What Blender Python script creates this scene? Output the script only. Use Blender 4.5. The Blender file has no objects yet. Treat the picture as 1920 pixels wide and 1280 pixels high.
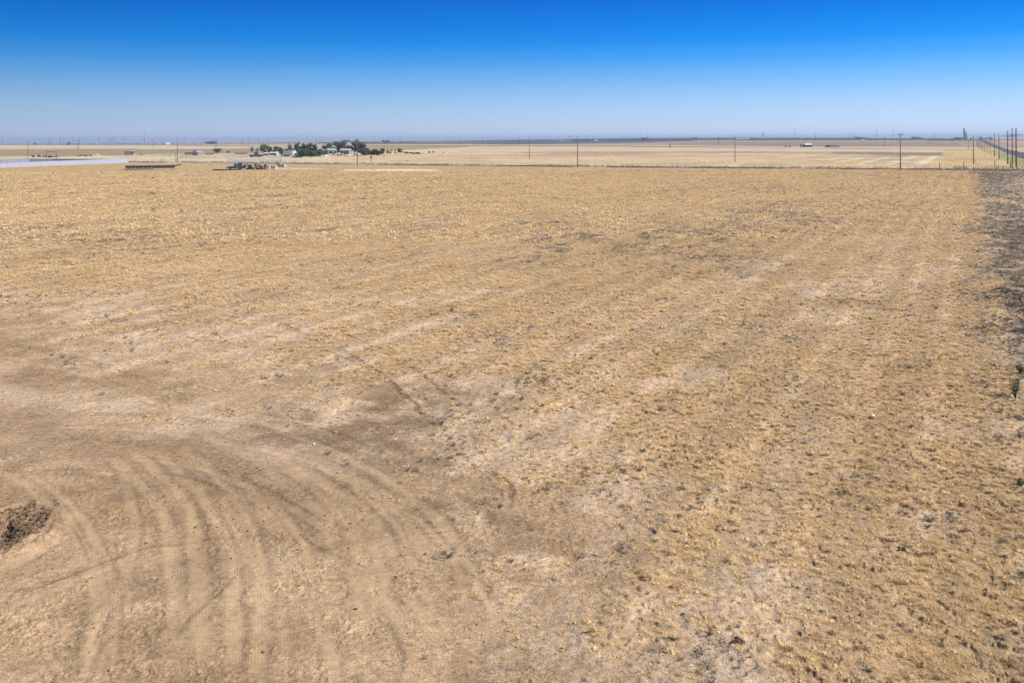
import bpy, math, random
import numpy as np
from mathutils import Vector, Matrix

random.seed(7)
rng = np.random.default_rng(11)
scene = bpy.context.scene
COL = scene.collection
R = math.radians

# ------------------------------------------------------------------ measured camera
F, CX, HY, ROLL, CAMH = 1700.0, 960.0, 261.2, 0.00443, 10.0
cr, sr = math.cos(ROLL), math.sin(ROLL)
RES_X = [-400, 0, 200, 450, 730, 950, 1200, 1450, 1750, 1920, 2300]
RES_V = [0.5, 1.0, 1.6, 0.9, 0.0, -1.5, -2.6, -2.8, -1.2, -0.6, 0.0]


def smooth(a, b, x):
    t = np.clip((x - a) / (b - a), 0, 1)
    return t * t * (3 - 2 * t)


def swell(x, y):
    """very gentle rise and fall of the far plain"""
    x = np.asarray(x, float); y = np.asarray(y, float)
    d = np.maximum(np.hypot(x, y), 1e-3)
    px = np.where(y > 0.2 * np.abs(x), CX + F * x / np.maximum(y, 1e-3), np.where(x > 0, 2300, -400))
    r = np.interp(px, RES_X, RES_V)
    return -(r / F) * d * smooth(1000, 4000, d)


def project(x, y, z):
    a = x; b = z - CAMH
    u = (a * cr - b * sr) / y
    v = (a * sr + b * cr) / y
    return CX + F * u, HY - F * v


def unproj(px, py, zoff=0.0):
    """point of the ground seen at a place of the photograph"""
    u = (px - CX) / F; v = (HY - py) / F
    rx = u * cr + v * sr; rz = v * cr - u * sr
    z = 0.0; t = 1.0
    for _ in range(8):
        t = (CAMH - z) / max(-rz, 0.0011)
        t = min(t, 9000)
        z = float(swell(rx * t, t))
    return Vector((rx * t, t, z))


def at_dist(px, d):
    u = (px - CX) / F
    return Vector((u * d, d, float(swell(u * d, d))))


# ------------------------------------------------------------------ noise in world metres
def _hash(ix, iy, s):
    h = (ix.astype(np.int64) * 374761393 + iy.astype(np.int64) * 668265263 + s * 974634777) & 0xFFFFFFFF
    h = ((h ^ (h >> 13)) * 1274126177) & 0xFFFFFFFF
    h = ((h ^ (h >> 16)) * 2246822519) & 0xFFFFFFFF
    return ((h ^ (h >> 15)) & 0xFFFFFF) / float(0xFFFFFF)


def vnoise(x, y, s=0):
    ix = np.floor(x); iy = np.floor(y)
    fx = x - ix; fy = y - iy
    fx = fx * fx * (3 - 2 * fx); fy = fy * fy * (3 - 2 * fy)
    a = _hash(ix, iy, s); b = _hash(ix + 1, iy, s)
    c = _hash(ix, iy + 1, s); d = _hash(ix + 1, iy + 1, s)
    return (a + (b - a) * fx) * (1 - fy) + (c + (d - c) * fx) * fy


def fbm(x, y, s=0, o=4, g=0.5):
    r = 0; a = 1; t = 0
    for k in range(o):
        ca, sa = math.cos(0.7 * k + s), math.sin(0.7 * k + s)
        r = r + a * vnoise((x * ca - y * sa) * 2 ** k + 17.3 * k, (x * sa + y * ca) * 2 ** k - 9.1 * k, s + k)
        t += a; a *= g
    return r / t


def sdist(x, y, pts):
    """distance to a polyline, arc length there, side"""
    best = np.full(x.shape, 1e9); arc = np.zeros(x.shape); side = np.zeros(x.shape)
    L = 0
    for (x0, y0), (x1, y1) in zip(pts[:-1], pts[1:]):
        dx, dy = x1 - x0, y1 - y0
        l = math.hypot(dx, dy)
        if l < 1e-6:
            continue
        t = np.clip(((x - x0) * dx + (y - y0) * dy) / (l * l), 0, 1)
        qx = x - x0 - t * dx; qy = y - y0 - t * dy
        d = np.hypot(qx, qy)
        m = d < best
        best = np.where(m, d, best)
        arc = np.where(m, L + t * l, arc)
        side = np.where(m, np.sign(dx * qy - dy * qx), side)
        L += l
    return best, arc, side, L


def spline(pts, n=6):
    P = [pts[0]] + list(pts) + [pts[-1]]
    out = []
    for i in range(1, len(P) - 2):
        p0, p1, p2, p3 = P[i - 1:i + 3]
        for k in range(n):
            t = k / n
            out.append(tuple(0.5 * ((2 * p1[j]) + (-p0[j] + p2[j]) * t + (2 * p0[j] - 5 * p1[j] + 4 * p2[j] - p3[j]) * t * t
                                    + (-p0[j] + 3 * p1[j] - 3 * p2[j] + p3[j]) * t ** 3) for j in range(2)))
    out.append(tuple(pts[-1]))
    return out


def G2(px, py):
    p = unproj(px, py)
    return (p.x, p.y)


# ------------------------------------------------------------------ layout lines
EX, EY = 20.1, 38.4             # a point on the east edge of the mown field
UX, UY = 0.4535, 0.8912         # direction of the rows and of the road


def rows(x, y):
    s = (x - EX) * UX + (y - EY) * UY
    t = (x - EX) * UY - (y - EY) * UX
    return s, t


FENCE_PX = [(-120, 303.2), (240, 304.3), (332, 304.8), (450, 306), (620, 308), (750, 309.6), (900, 311.6), (1083, 313.3), (1250, 314.8), (1400, 316.2),
            (1560, 317.6), (1700, 318.8), (1830, 320.0), (1960, 321.4)]
FENCE = [G2(*p) for p in FENCE_PX]
FX = np.array([p[0] for p in FENCE]); FYY = np.array([p[1] for p in FENCE])


def beyond(x, y):
    return y - np.interp(x, FX, FYY)


DIRT = [G2(*p) for p in [(-500, 570), (-100, 590), (0, 603), (130, 640), (280, 690), (420, 725), (600, 752), (740, 775), (810, 830), (840, 880),
                         (860, 940), (900, 1030), (990, 1110), (1130, 1190), (1330, 1290), (1500, 1500)]]
DIRT_POLY = DIRT + [(10, 2), (-60, 2)]


def inside(x, y, poly):
    r = np.zeros(x.shape, bool)
    n = len(poly)
    for i in range(n):
        x0, y0 = poly[i]; x1, y1 = poly[(i + 1) % n]
        c = ((y0 > y) != (y1 > y))
        xx = (x1 - x0) * (y - y0) / ((y1 - y0) if y1 != y0 else 1e-9) + x0
        r ^= c & (x < xx)
    return r


def masks(x, y):
    """dirt, verge, bare, grey masks of the near field (0..1)"""
    s, t = rows(x, y)
    d, _, _, _ = sdist(x, y, DIRT)
    sd = np.where(inside(x, y, DIRT_POLY), d, -d)
    wid = 0.6 + 0.035 * y
    n1 = fbm(x * 0.35, y * 0.35, 3, 5) - 0.5
    n2 = fbm(x * 1.4, y * 1.4, 5, 4) - 0.5
    dirt = smooth(-1, 1, (sd + n1 * 9 * wid + n2 * 6 * wid) / (wid * 2.2))
    near = smooth(0, 7 * wid, -sd)            # 0 by the dirt, 1 out in the field
    n3 = fbm(s * 0.12, t * 0.4, 8, 4) - 0.5
    n4 = fbm(x * 0.9, y * 0.9, 12, 4) - 0.5
    verge = smooth(-1.8, 2.4, t + n3 * 4 + n4 * 2.0 - 1.5 * smooth(36, 22, y))
    # bare soil showing between the grass
    b = fbm(s * 0.05, t * 0.22, 21, 4) * 0.62 + fbm(x * 0.5, y * 0.5, 23, 4) * 0.38
    thr = 0.675 - 0.20 * smooth(0, 1, 1 - near) - 0.07 * smooth(90, 30, y)
    bare = smooth(thr - 0.07, thr + 0.11, b)
    pale_path = smooth(1.1, 0.3, np.abs(t + 5.6 + 1.2 * (fbm(s * 0.05, s * 0 + 3, 4, 2) - 0.5))) * smooth(0.35, 0.65, fbm(s * 0.06, t * 0.2, 77, 3))
    bare = np.maximum(bare, pale_path * 0.75)
    g = fbm(s * 0.045, t * 0.16, 31, 3) * 0.45 + fbm(s * 0.16, t * 0.5, 37, 4) * 0.55
    grey = smooth(0.53, 0.66, g) * (1 - smooth(140, 230, y) * 0.55)
    return dirt, verge, bare, grey, s, t, sd, near


PIT = G2(-8, 1003)
PITR = 0.62


def relief(x, y, dirt, verge, s, t, tkm=1.0):
    h = 0.22 * (fbm(x * 0.03, y * 0.03, 41, 3) - 0.5) * smooth(14, 60, y)
    fin = fbm(x * 6.0, y * 6.0, 43, 3) - 0.5
    tus = fbm(x * 2.6, y * 2.6, 47, 4) - 0.5
    h = h + (1 - dirt) * (0.10 * tus + 0.045 * fin) + dirt * (0.030 * tus + 0.016 * fin)
    tk = smooth(0.50, 0.74, vnoise(x * 5.2 + 3 * fin, y * 5.2, 44)) * smooth(0.3, 0.6, vnoise(x * 1.3, y * 1.3, 45) + 0.2)
    h = h + (1 - dirt) * 0.06 * tk * smooth(70, 35, y) * tkm
    h = h + verge * 0.16 * (fbm(x * 1.1, y * 1.1, 49, 3) - 0.5)
    h = h + 0.010 * np.sin(t * 2 * math.pi / 1.25) * (1 - dirt)
    r = np.hypot((x - PIT[0]) * 0.9, (y - PIT[1]) * 0.62)
    nz = fbm(x * 3.2, y * 3.2, 53, 4) - 0.5
    h = h + np.where(r < 3, (-0.42 * smooth(0.85, 0.15, r / PITR * (1 + 0.9 * nz)) + 0.12 * np.exp(-((r - 1.1) / 0.3) ** 2) * (1 + 2.4 * nz)), 0)
    return h


def height(x, y, mk=None):
    x = np.asarray(x, float); y = np.asarray(y, float)
    if mk is None:
        mk = masks(x, y)
    return swell(x, y) + relief(x, y, mk[0], mk[1], mk[4], mk[5], 1 - 0.75 * mk[2]) * smooth(420, 300, np.hypot(x, y))


def hz(x, y):
    return float(height(np.array([x]), np.array([y]))[0])


# ------------------------------------------------------------------ materials
def new_mat(name):
    m = bpy.data.materials.new(name); m.use_nodes = True
    nt = m.node_tree
    b = nt.nodes['Principled BSDF']
    return m, nt, b


def mat(name, col, rough=0.85, var=0.18, scale=3.0, metal=0.0, bump=0.0):
    m, nt, b = new_mat(name)
    tc = nt.nodes.new('ShaderNodeTexCoord')
    n = nt.nodes.new('ShaderNodeTexNoise'); n.inputs['Scale'].default_value = scale; n.inputs['Detail'].default_value = 5
    nt.links.new(tc.outputs['Object'], n.inputs['Vector'])
    r = nt.nodes.new('ShaderNodeMapRange'); r.inputs[1].default_value = 0.3; r.inputs[2].default_value = 0.7
    r.inputs[3].default_value = 1 - var; r.inputs[4].default_value = 1 + var
    nt.links.new(n.outputs['Fac'], r.inputs[0])
    mx = nt.nodes.new('ShaderNodeVectorMath'); mx.operation = 'SCALE'; mx.inputs[0].default_value = col[:3]
    nt.links.new(r.outputs[0], mx.inputs['Scale'])
    nt.links.new(mx.outputs[0], b.inputs['Base Color'])
    b.inputs['Roughness'].default_value = rough; b.inputs['Metallic'].default_value = metal
    b.inputs['Specular IOR Level'].default_value = 0.25
    if bump:
        bp = nt.nodes.new('ShaderNodeBump'); bp.inputs['Strength'].default_value = bump; bp.inputs['Distance'].default_value = 0.05
        nt.links.new(n.outputs['Fac'], bp.inputs['Height']); nt.links.new(bp.outputs[0], b.inputs['Normal'])
    return m


def leaf_mat(name, c1, c2, scale=0.8, trans=0.25, c3=None):
    """dry or green foliage: diffuse with some light passing through, varied from clump to clump"""
    m, nt, b = new_mat(name)
    nt.nodes.remove(b)
    out = nt.nodes['Material Output']
    oi = nt.nodes.new('ShaderNodeObjectInfo')
    ge = nt.nodes.new('ShaderNodeNewGeometry')
    n = nt.nodes.new('ShaderNodeTexNoise'); n.inputs['Scale'].default_value = scale; n.inputs['Detail'].default_value = 3
    nt.links.new(ge.outputs['Position'], n.inputs['Vector'])
    mr = nt.nodes.new('ShaderNodeMapRange'); mr.inputs[1].default_value = 0.35; mr.inputs[2].default_value = 0.65
    nt.links.new(n.outputs['Fac'], mr.inputs[0])
    ad = nt.nodes.new('ShaderNodeMath'); ad.operation = 'ADD'
    nt.links.new(mr.outputs[0], ad.inputs[0]); nt.links.new(oi.outputs['Random'], ad.inputs[1])
    hf = nt.nodes.new('ShaderNodeMath'); hf.operation = 'MULTIPLY'; hf.inputs[1].default_value = 0.5
    nt.links.new(ad.outputs[0], hf.inputs[0])
    rp = nt.nodes.new('ShaderNodeValToRGB')
    rp.color_ramp.elements[0].color = (*c1, 1); rp.color_ramp.elements[1].color = (*c2, 1)
    rp.color_ramp.elements[0].position = 0.15; rp.color_ramp.elements[1].position = 0.85
    if c3:
        e = rp.color_ramp.elements.new(0.5); e.color = (*c3, 1)
    nt.links.new(hf.outputs[0], rp.inputs[0])
    df = nt.nodes.new('ShaderNodeBsdfDiffuse'); tr = nt.nodes.new('ShaderNodeBsdfTranslucent')
    nt.links.new(rp.outputs[0], df.inputs[0]); nt.links.new(rp.outputs[0], tr.inputs[0])
    mx = nt.nodes.new('ShaderNodeMixShader'); mx.inputs[0].default_value = trans
    nt.links.new(df.outputs[0], mx.inputs[1]); nt.links.new(tr.outputs[0], mx.inputs[2])
    nt.links.new(mx.outputs[0], out.inputs['Surface'])
    return m


# ------------------------------------------------------------------ mesh builder
class MB:
    def __init__(self):
        self.v = []; self.f = []

    def quad(self, a, b, c, d):
        n = len(self.v); self.v += [tuple(a), tuple(b), tuple(c), tuple(d)]; self.f.append((n, n + 1, n + 2, n + 3)); return self

    def box(self, cx, cy, z0, sx, sy, sz, rot=0.0, taper=1.0):
        c, s = math.cos(rot), math.sin(rot); n = len(self.v)
        for k, z in enumerate((z0, z0 + sz)):
            q = taper if k else 1.0
            for (a, b) in ((-1, -1), (1, -1), (1, 1), (-1, 1)):
                x = a * sx / 2 * q; y = b * sy / 2 * q
                self.v.append((cx + x * c - y * s, cy + x * s + y * c, z))
        self.f += [(n, n + 3, n + 2, n + 1), (n + 4, n + 5, n + 6, n + 7)]
        for i in range(4):
            j = (i + 1) % 4
            self.f.append((n + i, n + j, n + 4 + j, n + 4 + i))
        return self

    def bar(self, p, q, r0, r1=None, k=6, cap=True):
        r1 = r0 if r1 is None else r1
        p = Vector(p); q = Vector(q); d = (q - p)
        if d.length < 1e-6:
            return self
        d.normalize()
        a = d.orthogonal().normalized(); b = d.cross(a)
        n = len(self.v)
        for (c, r) in ((p, r0), (q, r1)):
            for i in range(k):
                t = 2 * math.pi * i / k
                self.v.append(tuple(c + a * (r * math.cos(t)) + b * (r * math.sin(t))))
        for i in range(k):
            j = (i + 1) % k
            self.f.append((n + i, n + j, n + k + j, n + k + i))
        if cap:
            self.f.append(tuple(n + i for i in range(k))[::-1]); self.f.append(tuple(n + k + i for i in range(k)))
        return self

    def prism(self, poly, y0, y1):
        """an x-z outline given a depth in y"""
        n = len(self.v); k = len(poly)
        for y in (y0, y1):
            for (x, z) in poly:
                self.v.append((x, y, z))
        self.f.append(tuple(range(n, n + k))); self.f.append(tuple(range(n + k, n + 2 * k))[::-1])
        for i in range(k):
            j = (i + 1) % k
            self.f.append((n + j, n + i, n + k + i, n + k + j))
        return self

    def blob(self, c, r, seed=0, rough=0.3, seg=8, ring=5, flat=1.0):
        rr = random.Random(seed); n = len(self.v)
        self.v.append((c[0], c[1], c[2] + r[2] * (1 + rough * (rr.random() - .5))))
        for i in range(1, ring):
            ph = math.pi * i / ring
            for j in range(seg):
                th = 2 * math.pi * (j + 0.5 * (i % 2)) / seg
                q = 1 + rough * (rr.random() - 0.5) * 2
                self.v.append((c[0] + r[0] * q * math.sin(ph) * math.cos(th), c[1] + r[1] * q * math.sin(ph) * math.sin(th), c[2] + r[2] * q * math.cos(ph)))
        self.v.append((c[0], c[1], c[2] - r[2])); e = len(self.v) - 1
        for j in range(seg):
            self.f.append((n, n + 1 + j, n + 1 + (j + 1) % seg))
            for i in range(ring - 2):
                a = n + 1 + i * seg
                self.f.append((a + j, a + seg + j, a + seg + (j + 1) % seg, a + (j + 1) % seg))
            a = n + 1 + (ring - 2) * seg
            self.f.append((a + j, e, a + (j + 1) % seg))
        return self

    def build(self, name, m, parent=None, smooth_=False):
        me = bpy.data.meshes.new(name); me.from_pydata(self.v, [], self.f); me.materials.append(m); me.update()
        if smooth_:
            me.polygons.foreach_set('use_smooth', [True] * len(me.polygons))
        o = bpy.data.objects.new(name, me); COL.objects.link(o)
        if parent is not None:
            o.parent = parent
        return o


def tag(o, label=None, cat=None, group=None, kind=None):
    if label: o['label'] = label
    if cat: o['category'] = cat
    if group: o['group'] = group
    if kind: o['kind'] = kind
    return o


def empty(name, loc, rz=0.0, label=None, cat=None, group=None):
    o = bpy.data.objects.new(name, None); COL.objects.link(o); o.location = loc; o.rotation_euler = (0, 0, rz)
    return tag(o, label, cat, group)


def copy_tree(o, parent=None):
    c = o.copy(); COL.objects.link(c); c.parent = parent
    for ch in list(o.children):
        copy_tree(ch, c)
    return c


def ground_z(p):
    return hz(p[0], p[1])


def stand(px, py):
    p = unproj(px, py); p.z = hz(p.x, p.y)
    return p, p.y / F       # place and metres per photo pixel there


# ------------------------------------------------------------------ GROUND
def build_ground():
    u = np.linspace(-0.68, 0.68, 1350)
    az = np.arctan(u)
    a_end = az[-1]
    coarse = np.linspace(a_end, 2 * math.pi - a_end, 74)[1:-1]
    az = np.concatenate([az, coarse])             # clockwise from +Y
    p1 = np.arange(1240, 24, -1.45)
    p2 = np.arange(24, 1.3, -0.32)
    r = np.concatenate([[0.4, 1, 2, 3.5, 5, 7, 9, 11, 12.5], CAMH * F / p1, CAMH * F / p2, [14500, 17500]])
    na, nr = len(az), len(r)
    A, Rr = np.meshgrid(az, r)
    X = (Rr * np.sin(A)).ravel(); Y = (Rr * np.cos(A)).ravel()
    # break the regular lattice a little
    mk = masks(X, Y)
    dirt, verge, bare, grey, s, t, sd, near = mk
    Z = height(X, Y, mk)
    D = np.hypot(X, Y)

    crumb = 0.030 * smooth(0.45, 0.75, vnoise(X * 13 + 2 * vnoise(X * 5, Y * 5, 7), Y * 13, 46)) * smooth(.35, .65, fbm(X * 1.1, Y * 1.1, 48, 3)) * dirt * smooth(38, 22, Y)
    Z = Z + crumb
    def C(*c): return np.array(c)[None, :]
    straw = C(0.44, 0.31, 0.185); straw2 = C(0.38, 0.26, 0.145); soil = C(0.50, 0.37, 0.245); brown = C(0.345, 0.232, 0.128)  # straw tones lowered: litter and shade between tufts painted into the ground
    gold = C(0.44, 0.30, 0.13); greyc = C(0.25, 0.205, 0.155); vg = C(0.325, 0.27, 0.21); dust = C(0.56, 0.415, 0.275)
    mixc = lambda a, b, f: a * (1 - f[:, None]) + b * f[:, None]
    n_s = fbm(X * 0.8, Y * 0.8, 61, 5)
    n_l = fbm(s * 0.02, t * 0.11, 63, 4)
    n_f = fbm(X * 3.1, Y * 3.1, 67, 4)
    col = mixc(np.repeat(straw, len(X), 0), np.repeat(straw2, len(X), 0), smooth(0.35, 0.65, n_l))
    col = mixc(col, gold, smooth(60, 200, Y) * 0.75)
    col = mixc(col, soil, np.clip(bare * 0.9 * (1 - 0.55 * smooth(90, 240, Y)), 0, 1))
    col = mixc(col, greyc, np.clip(grey * 0.55 * smooth(0.40, 0.60, n_f), 0, 1))
    wl = np.maximum(smooth(.34, .1, np.abs(t + 5.0)), smooth(.34, .1, np.abs(t + 6.9))) * (0.4 + 0.6 * smooth(.35, .55, fbm(s * .05, t * .1, 78, 2)))
    wl2 = smooth(.3, .1, np.abs(np.mod(t + 1.1 * (fbm(s * .02, t * 0, 75, 2) - .5), 9.2) - 4.6)) * smooth(.42, .55, fbm(s * .015, t * .08, 79, 3))
    col = mixc(col, C(0.60, 0.45, 0.31), np.clip(wl * .16 + wl2 * .14, 0, .5))
    # mown rows
    row = np.sin(t * 2 * math.pi / 2.5 + 3 * (fbm(s * 0.03, t * 0.2, 71, 2) - .5))
    col = col * (1 + 0.12 * row * smooth(400, 100, Y))[:, None]
    # bare worked dirt
    dn = fbm(X * 0.22 + 5, Y * 0.22, 81, 5)
    dd = mixc(np.repeat(brown, len(X), 0), C(0.445, 0.31, 0.18), smooth(0.40, 0.62, dn))
    dd = mixc(dd, C(0.28, 0.185, 0.105), smooth(0.52, 0.68, fbm(X * 0.5, Y * 0.5, 83, 4)) * 0.6)
    # the pale, dusty strip driven along the far side of the dirt
    dp, _, _, _ = sdist(X, Y, [G2(-500, 690), G2(-100, 715), G2(0, 745), G2(120, 748), G2(280, 775), G2(420, 800), G2(560, 850)])
    pale = smooth(3.2, 0.4, dp + 4.0 * (fbm(X * 0.3, Y * 0.3, 85, 4) - .5)) * smooth(25, 15, np.abs(X + 22))
    dd = mixc(dd, dust, pale * 0.8)
    dd = mixc(dd, C(0.42, 0.305, 0.20), smooth(4, 12, sd) * smooth(24, 32, Y) * 0.6)
    dark = smooth(5.5, 1.0, np.hypot((X - G2(760, 800)[0]) * 0.7, (Y - G2(760, 800)[1]) * 0.8) + 5 * (n_s - .5))
    dark = np.maximum(dark, smooth(2.4, .4, np.hypot((X - G2(860, 960)[0]) * 0.7, (Y - G2(860, 960)[1])) + 4 * (n_s - .5)))
    dark = np.maximum(dark, smooth(3.6, 1.2, np.hypot((X - G2(640, 900)[0]) * 0.7, (Y - G2(640, 900)[1])) + 4 * (n_s - .5)) * .6)
    dd = mixc(dd, C(0.215, 0.146, 0.088), dark * 0.88)
    col = mixc(col, dd, dirt)
    # weedy verge
    vcol = mixc(np.repeat(vg, len(X), 0), C(0.40, 0.32, 0.25), smooth(0.48, 0.62, n_s))
    vcol = mixc(vcol, C(0.24, 0.198, 0.15), smooth(0.5, 2, t) * smooth(8, 4, t) * 0.45 * smooth(0.35, 0.6, n_f))
    gp = G2(1880, 377)
    vcol = mixc(vcol, C(0.56, 0.43, 0.25), smooth(1.3, .6, np.hypot((X - gp[0]) / 3.2, (Y - gp[1]) / 9) + 1.2 * (n_s - .5)))
    gp = G2(1885, 338)
    vcol = mixc(vcol, C(0.36, 0.255, 0.18), smooth(1.2, .7, np.hypot((X - gp[0]) / 9, (Y - gp[1]) / 34) + 1.0 * (n_s - .5)))
    col = mixc(col, vcol, verge)
    col = col * (1 + 0.34 * (n_f - 0.5) + 0.22 * (n_s - 0.5))[:, None]

    # ---- far country, painted field by field
    bd = beyond(X, Y)
    far = (bd > 0) & (Y > 30)
    PX, PY = project(X, np.maximum(Y, 1e-2), swell(X, Y))
    jit = 0.9 * (fbm(X * 0.02, Y * 0.006, 91, 4) - 0.5) + 0.5 * (fbm(X * 0.2, Y * 0.04, 92, 2) - 0.5)
    PYj = PY + jit
    fc = np.repeat(C(0.55, 0.45, 0.30), len(X), 0)

    def band(color, top, bot, x0=-9e9, x1=9e9, f=1.0, rough=0.0):
        nonlocal fc
        a = np.interp(PX, [q[0] for q in top], [q[1] for q in top]); b = np.interp(PX, [q[0] for q in bot], [q[1] for q in bot])
        m = smooth(-0.35, 0.35, PYj - a) * smooth(-0.35, 0.35, b - PYj) * smooth(x0 - 3, x0 + 3, PX + jit * 14) * smooth(x1 + 3, x1 - 3, PX + jit * 14) * f
        if rough:
            m = m * smooth(0.5 - rough, 0.5 + rough, fbm(X * 0.05, Y * 0.012, 95, 4) + 0.1)
        fc = mixc(fc, np.array(color)[None, :], m)
    # far to near
    band((0.40, 0.29, 0.21), [(0, 262), (1920, 250)], [(0, 272), (400, 272), (730, 271), (950, 271), (1200, 272), (1450, 275), (1700, 276), (1920, 277)])
    band((0.50, 0.42, 0.31), [(0, 262), (1920, 250)], [(0, 267.3), (400, 267.5), (700, 264.3), (860, 261.8), (900, 255)], x1=880)
    band((0.15, 0.125, 0.12), [(560, 268), (760, 266), (860, 265), (950, 261.5), (1200, 259), (1450, 258), (1700, 258)], [(560, 268.4), (700, 270.5), (860, 270), (950, 271.5), (1200, 267.5), (1330, 263.5), (1500, 262.0), (1700, 261.2)], x0=590, x1=1620, f=0.95)
    band((0.075, 0.09, 0.12), [(870, 264), (950, 262), (1200, 259), (1400, 258)], [(870, 265), (900, 267), (950, 269.5), (1200, 267), (1300, 264), (1400, 262)], x0=880, x1=1390, f=.85)  # dark field band with the blue of the haze painted into its colour
    band((0.37, 0.30, 0.18), [(1290, 263.2), (1450, 260.5), (1700, 258.7), (1820, 258.4)], [(1290, 265), (1450, 264.6), (1700, 266.2), (1820, 268)], x0=1300, x1=1835)
    band((0.29, 0.205, 0.16), [(1250, 265.8), (1450, 265), (1700, 266.3), (1820, 267)], [(1250, 270), (1450, 274), (1700, 273.5), (1820, 274)], x0=1270, x1=1800, f=0.9, rough=0.3)
    band((0.62, 0.53, 0.38), [(0, 272.7), (300, 273.5), (420, 276)], [(0, 277.6), (300, 276), (420, 279.6), (600, 279)], x1=470)
    band((0.24, 0.16, 0.11), [(0, 271.3), (300, 271.3), (480, 274.3)], [(0, 272.2), (300, 272.3), (480, 275.4)], x1=600, f=0.85)
    band((0.62, 0.54, 0.40), [(0, 273), (200, 275.8), (330, 276.2), (480, 276.4)], [(0, 277), (200, 277.5), (330, 279.6), (480, 277.6)], x1=580, f=0.8)
    band((0.36, 0.27, 0.155), [(0, 281.5), (250, 280.5), (350, 279.5), (600, 277), (700, 274), (900, 275)], [(0, 294), (160, 293), (250, 289.5), (350, 288.3), (520, 288), (680, 283), (900, 276.6)], x1=800)
    band((0.42, 0.30, 0.15), [(600, 275), (700, 273.5), (860, 274)], [(600, 279), (700, 279), (760, 279), (880, 276.4)], x0=650, x1=880)
    band((0.25, 0.17, 0.10), [(0, 280.6), (250, 279.2)], [(0, 281.7), (250, 280.3)], x1=260, f=0.8)
    band((0.62, 0.53, 0.36), [(0, 293.5), (160, 292.6), (250, 289.7), (350, 288.6), (640, 287), (900, 277)], [(0, 400), (1920, 400)], x1=900)
    band((0.60, 0.49, 0.33), [(860, 276.8), (950, 274), (1200, 276), (1450, 277), (1700, 279.3), (1920, 280)], [(860, 400), (1920, 400)], x0=860)
    band((0.60, 0.46, 0.29), [(600, 293), (860, 285), (950, 283), (1400, 290), (1900, 290)], [(0, 400), (1920, 400)], x0=620)
    band((0.42, 0.30, 0.215), [(950, 284.6), (1200, 284), (1450, 283.9), (1700, 285.2), (1780, 286)], [(950, 287.2), (1200, 288), (1450, 287.6), (1700, 292), (1780, 292.4)], x0=980, x1=1772, f=0.85)
    band((0.30, 0.195, 0.14), [(1560, 284.6), (1700, 285.4), (1780, 286.4)], [(1560, 287.4), (1700, 291.8), (1780, 291.9)], x0=1560, x1=1770, f=0.85)
    band((0.17, 0.10, 0.07), [(700, 272.8), (860, 273.1), (1100, 272.9), (1250, 274.6), (1450, 276.9), (1700, 279.1), (1900, 280.6)], [(700, 273.9), (860, 274.4), (1100, 274.3), (1250, 276), (1450, 278.0), (1700, 280.1), (1900, 281.2)], x0=640, x1=1837, f=0.85)
    band((0.66, 0.56, 0.42), [(1370, 275.6), (1700, 276.6), (1860, 277.5)], [(1370, 276.7), (1700, 278.7), (1860, 279.4)], x0=1380, x1=1836, f=0.8)
    band((0.58, 0.42, 0.20), [(1300, 296), (1500, 294), (1780, 281), (1850, 281)], [(1300, 316), (1900, 325)], x0=1770, f=0.8)
    band((0.56, 0.41, 0.21), [(1250, 300), (1500, 297), (1700, 306), (1850, 300)], [(1250, 313), (1900, 322)], x0=1330, x1=1900, f=0.7, rough=0.3)
    # drilled stripes running along the rows in the cream field
    stripe = smooth(0.1, 0.7, np.sin(t * 2 * math.pi / 10.5)) * smooth(1530, 1600, PX) * smooth(1790, 1740, PX) * smooth(291, 294, PY) * smooth(311, 305, PY)
    fc = mixc(fc, C(0.78, 0.69, 0.52), stripe * 0.75)
    pst = smooth(0.0, 0.8, np.sin(t * 2 * math.pi / 24 + 2)) * smooth(1150, 1300, PX) * smooth(1600, 1500, PX) * smooth(289, 293, PY)
    fc = mixc(fc, C(0.48, 0.36, 0.22), pst * 0.35)
    # broken darker lines of litter
    ln = smooth(0.60, 0.72, fbm(X * 0.012, Y * 0.06, 101, 4))
    fc = mixc(fc, C(0.36, 0.27, 0.18), ln * 0.65 * smooth(284, 288, PY))
    # weedy strip behind the fence and the farm track
    wz = smooth(0, 8, bd) * smooth(34, 22, bd + 14 * (fbm(X * 0.07, Y * 0.07, 103, 3) - .5))
    fc = mixc(fc, C(0.62, 0.545, 0.44), wz * 0.75)
    fc = mixc(fc, C(0.30, 0.235, 0.16), wz * smooth(0.52, 0.62, fbm(X * 0.35, Y * 0.08, 105, 4)) * 0.8)
    trk = smooth(1, 2.5, bd) * smooth(8, 5, bd)
    fc = mixc(fc, C(0.62, 0.52, 0.42), trk * 0.8 * smooth(1150, 1350, PX))
    # east of the road
    es = smooth(26, 30, t) * (bd > 0)
    fc = mixc(fc, C(0.50, 0.35, 0.26), es * smooth(44, 60, t))
    fc = fc * np.array((0.86, 0.84, 0.775))[None, :]
    fc = fc * (1 + 0.34 * (fbm(X * 0.06, Y * 0.03, 107, 5) - 0.5) + 0.20 * (n_s - .5))[:, None]
    # the road's own grass: green on the west side, cream on the east
    col = np.where(far[:, None], fc, col)
    # pale scraped patch of caliche
    pc = unproj(735, 319.6)
    pe = np.hypot((X - pc.x) / 16.5, (Y - pc.y) / 11)
    pn = fbm(X * 0.25, Y * 0.1, 111, 3) - .5
    col = mixc(col, C(0.66, 0.52, 0.40), smooth(1.15, 0.75, pe + pn))
    pc = unproj(545, 316.3)
    pe = np.hypot((X - pc.x) / 13, (Y - pc.y) / 6)
    col = mixc(col, C(0.60, 0.46, 0.33), smooth(1.15, 0.7, pe + pn) * .8)
    # field edge, dark stubble below the fence
    ed = smooth(-16, -4, bd) * smooth(4, 0, bd)
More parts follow.
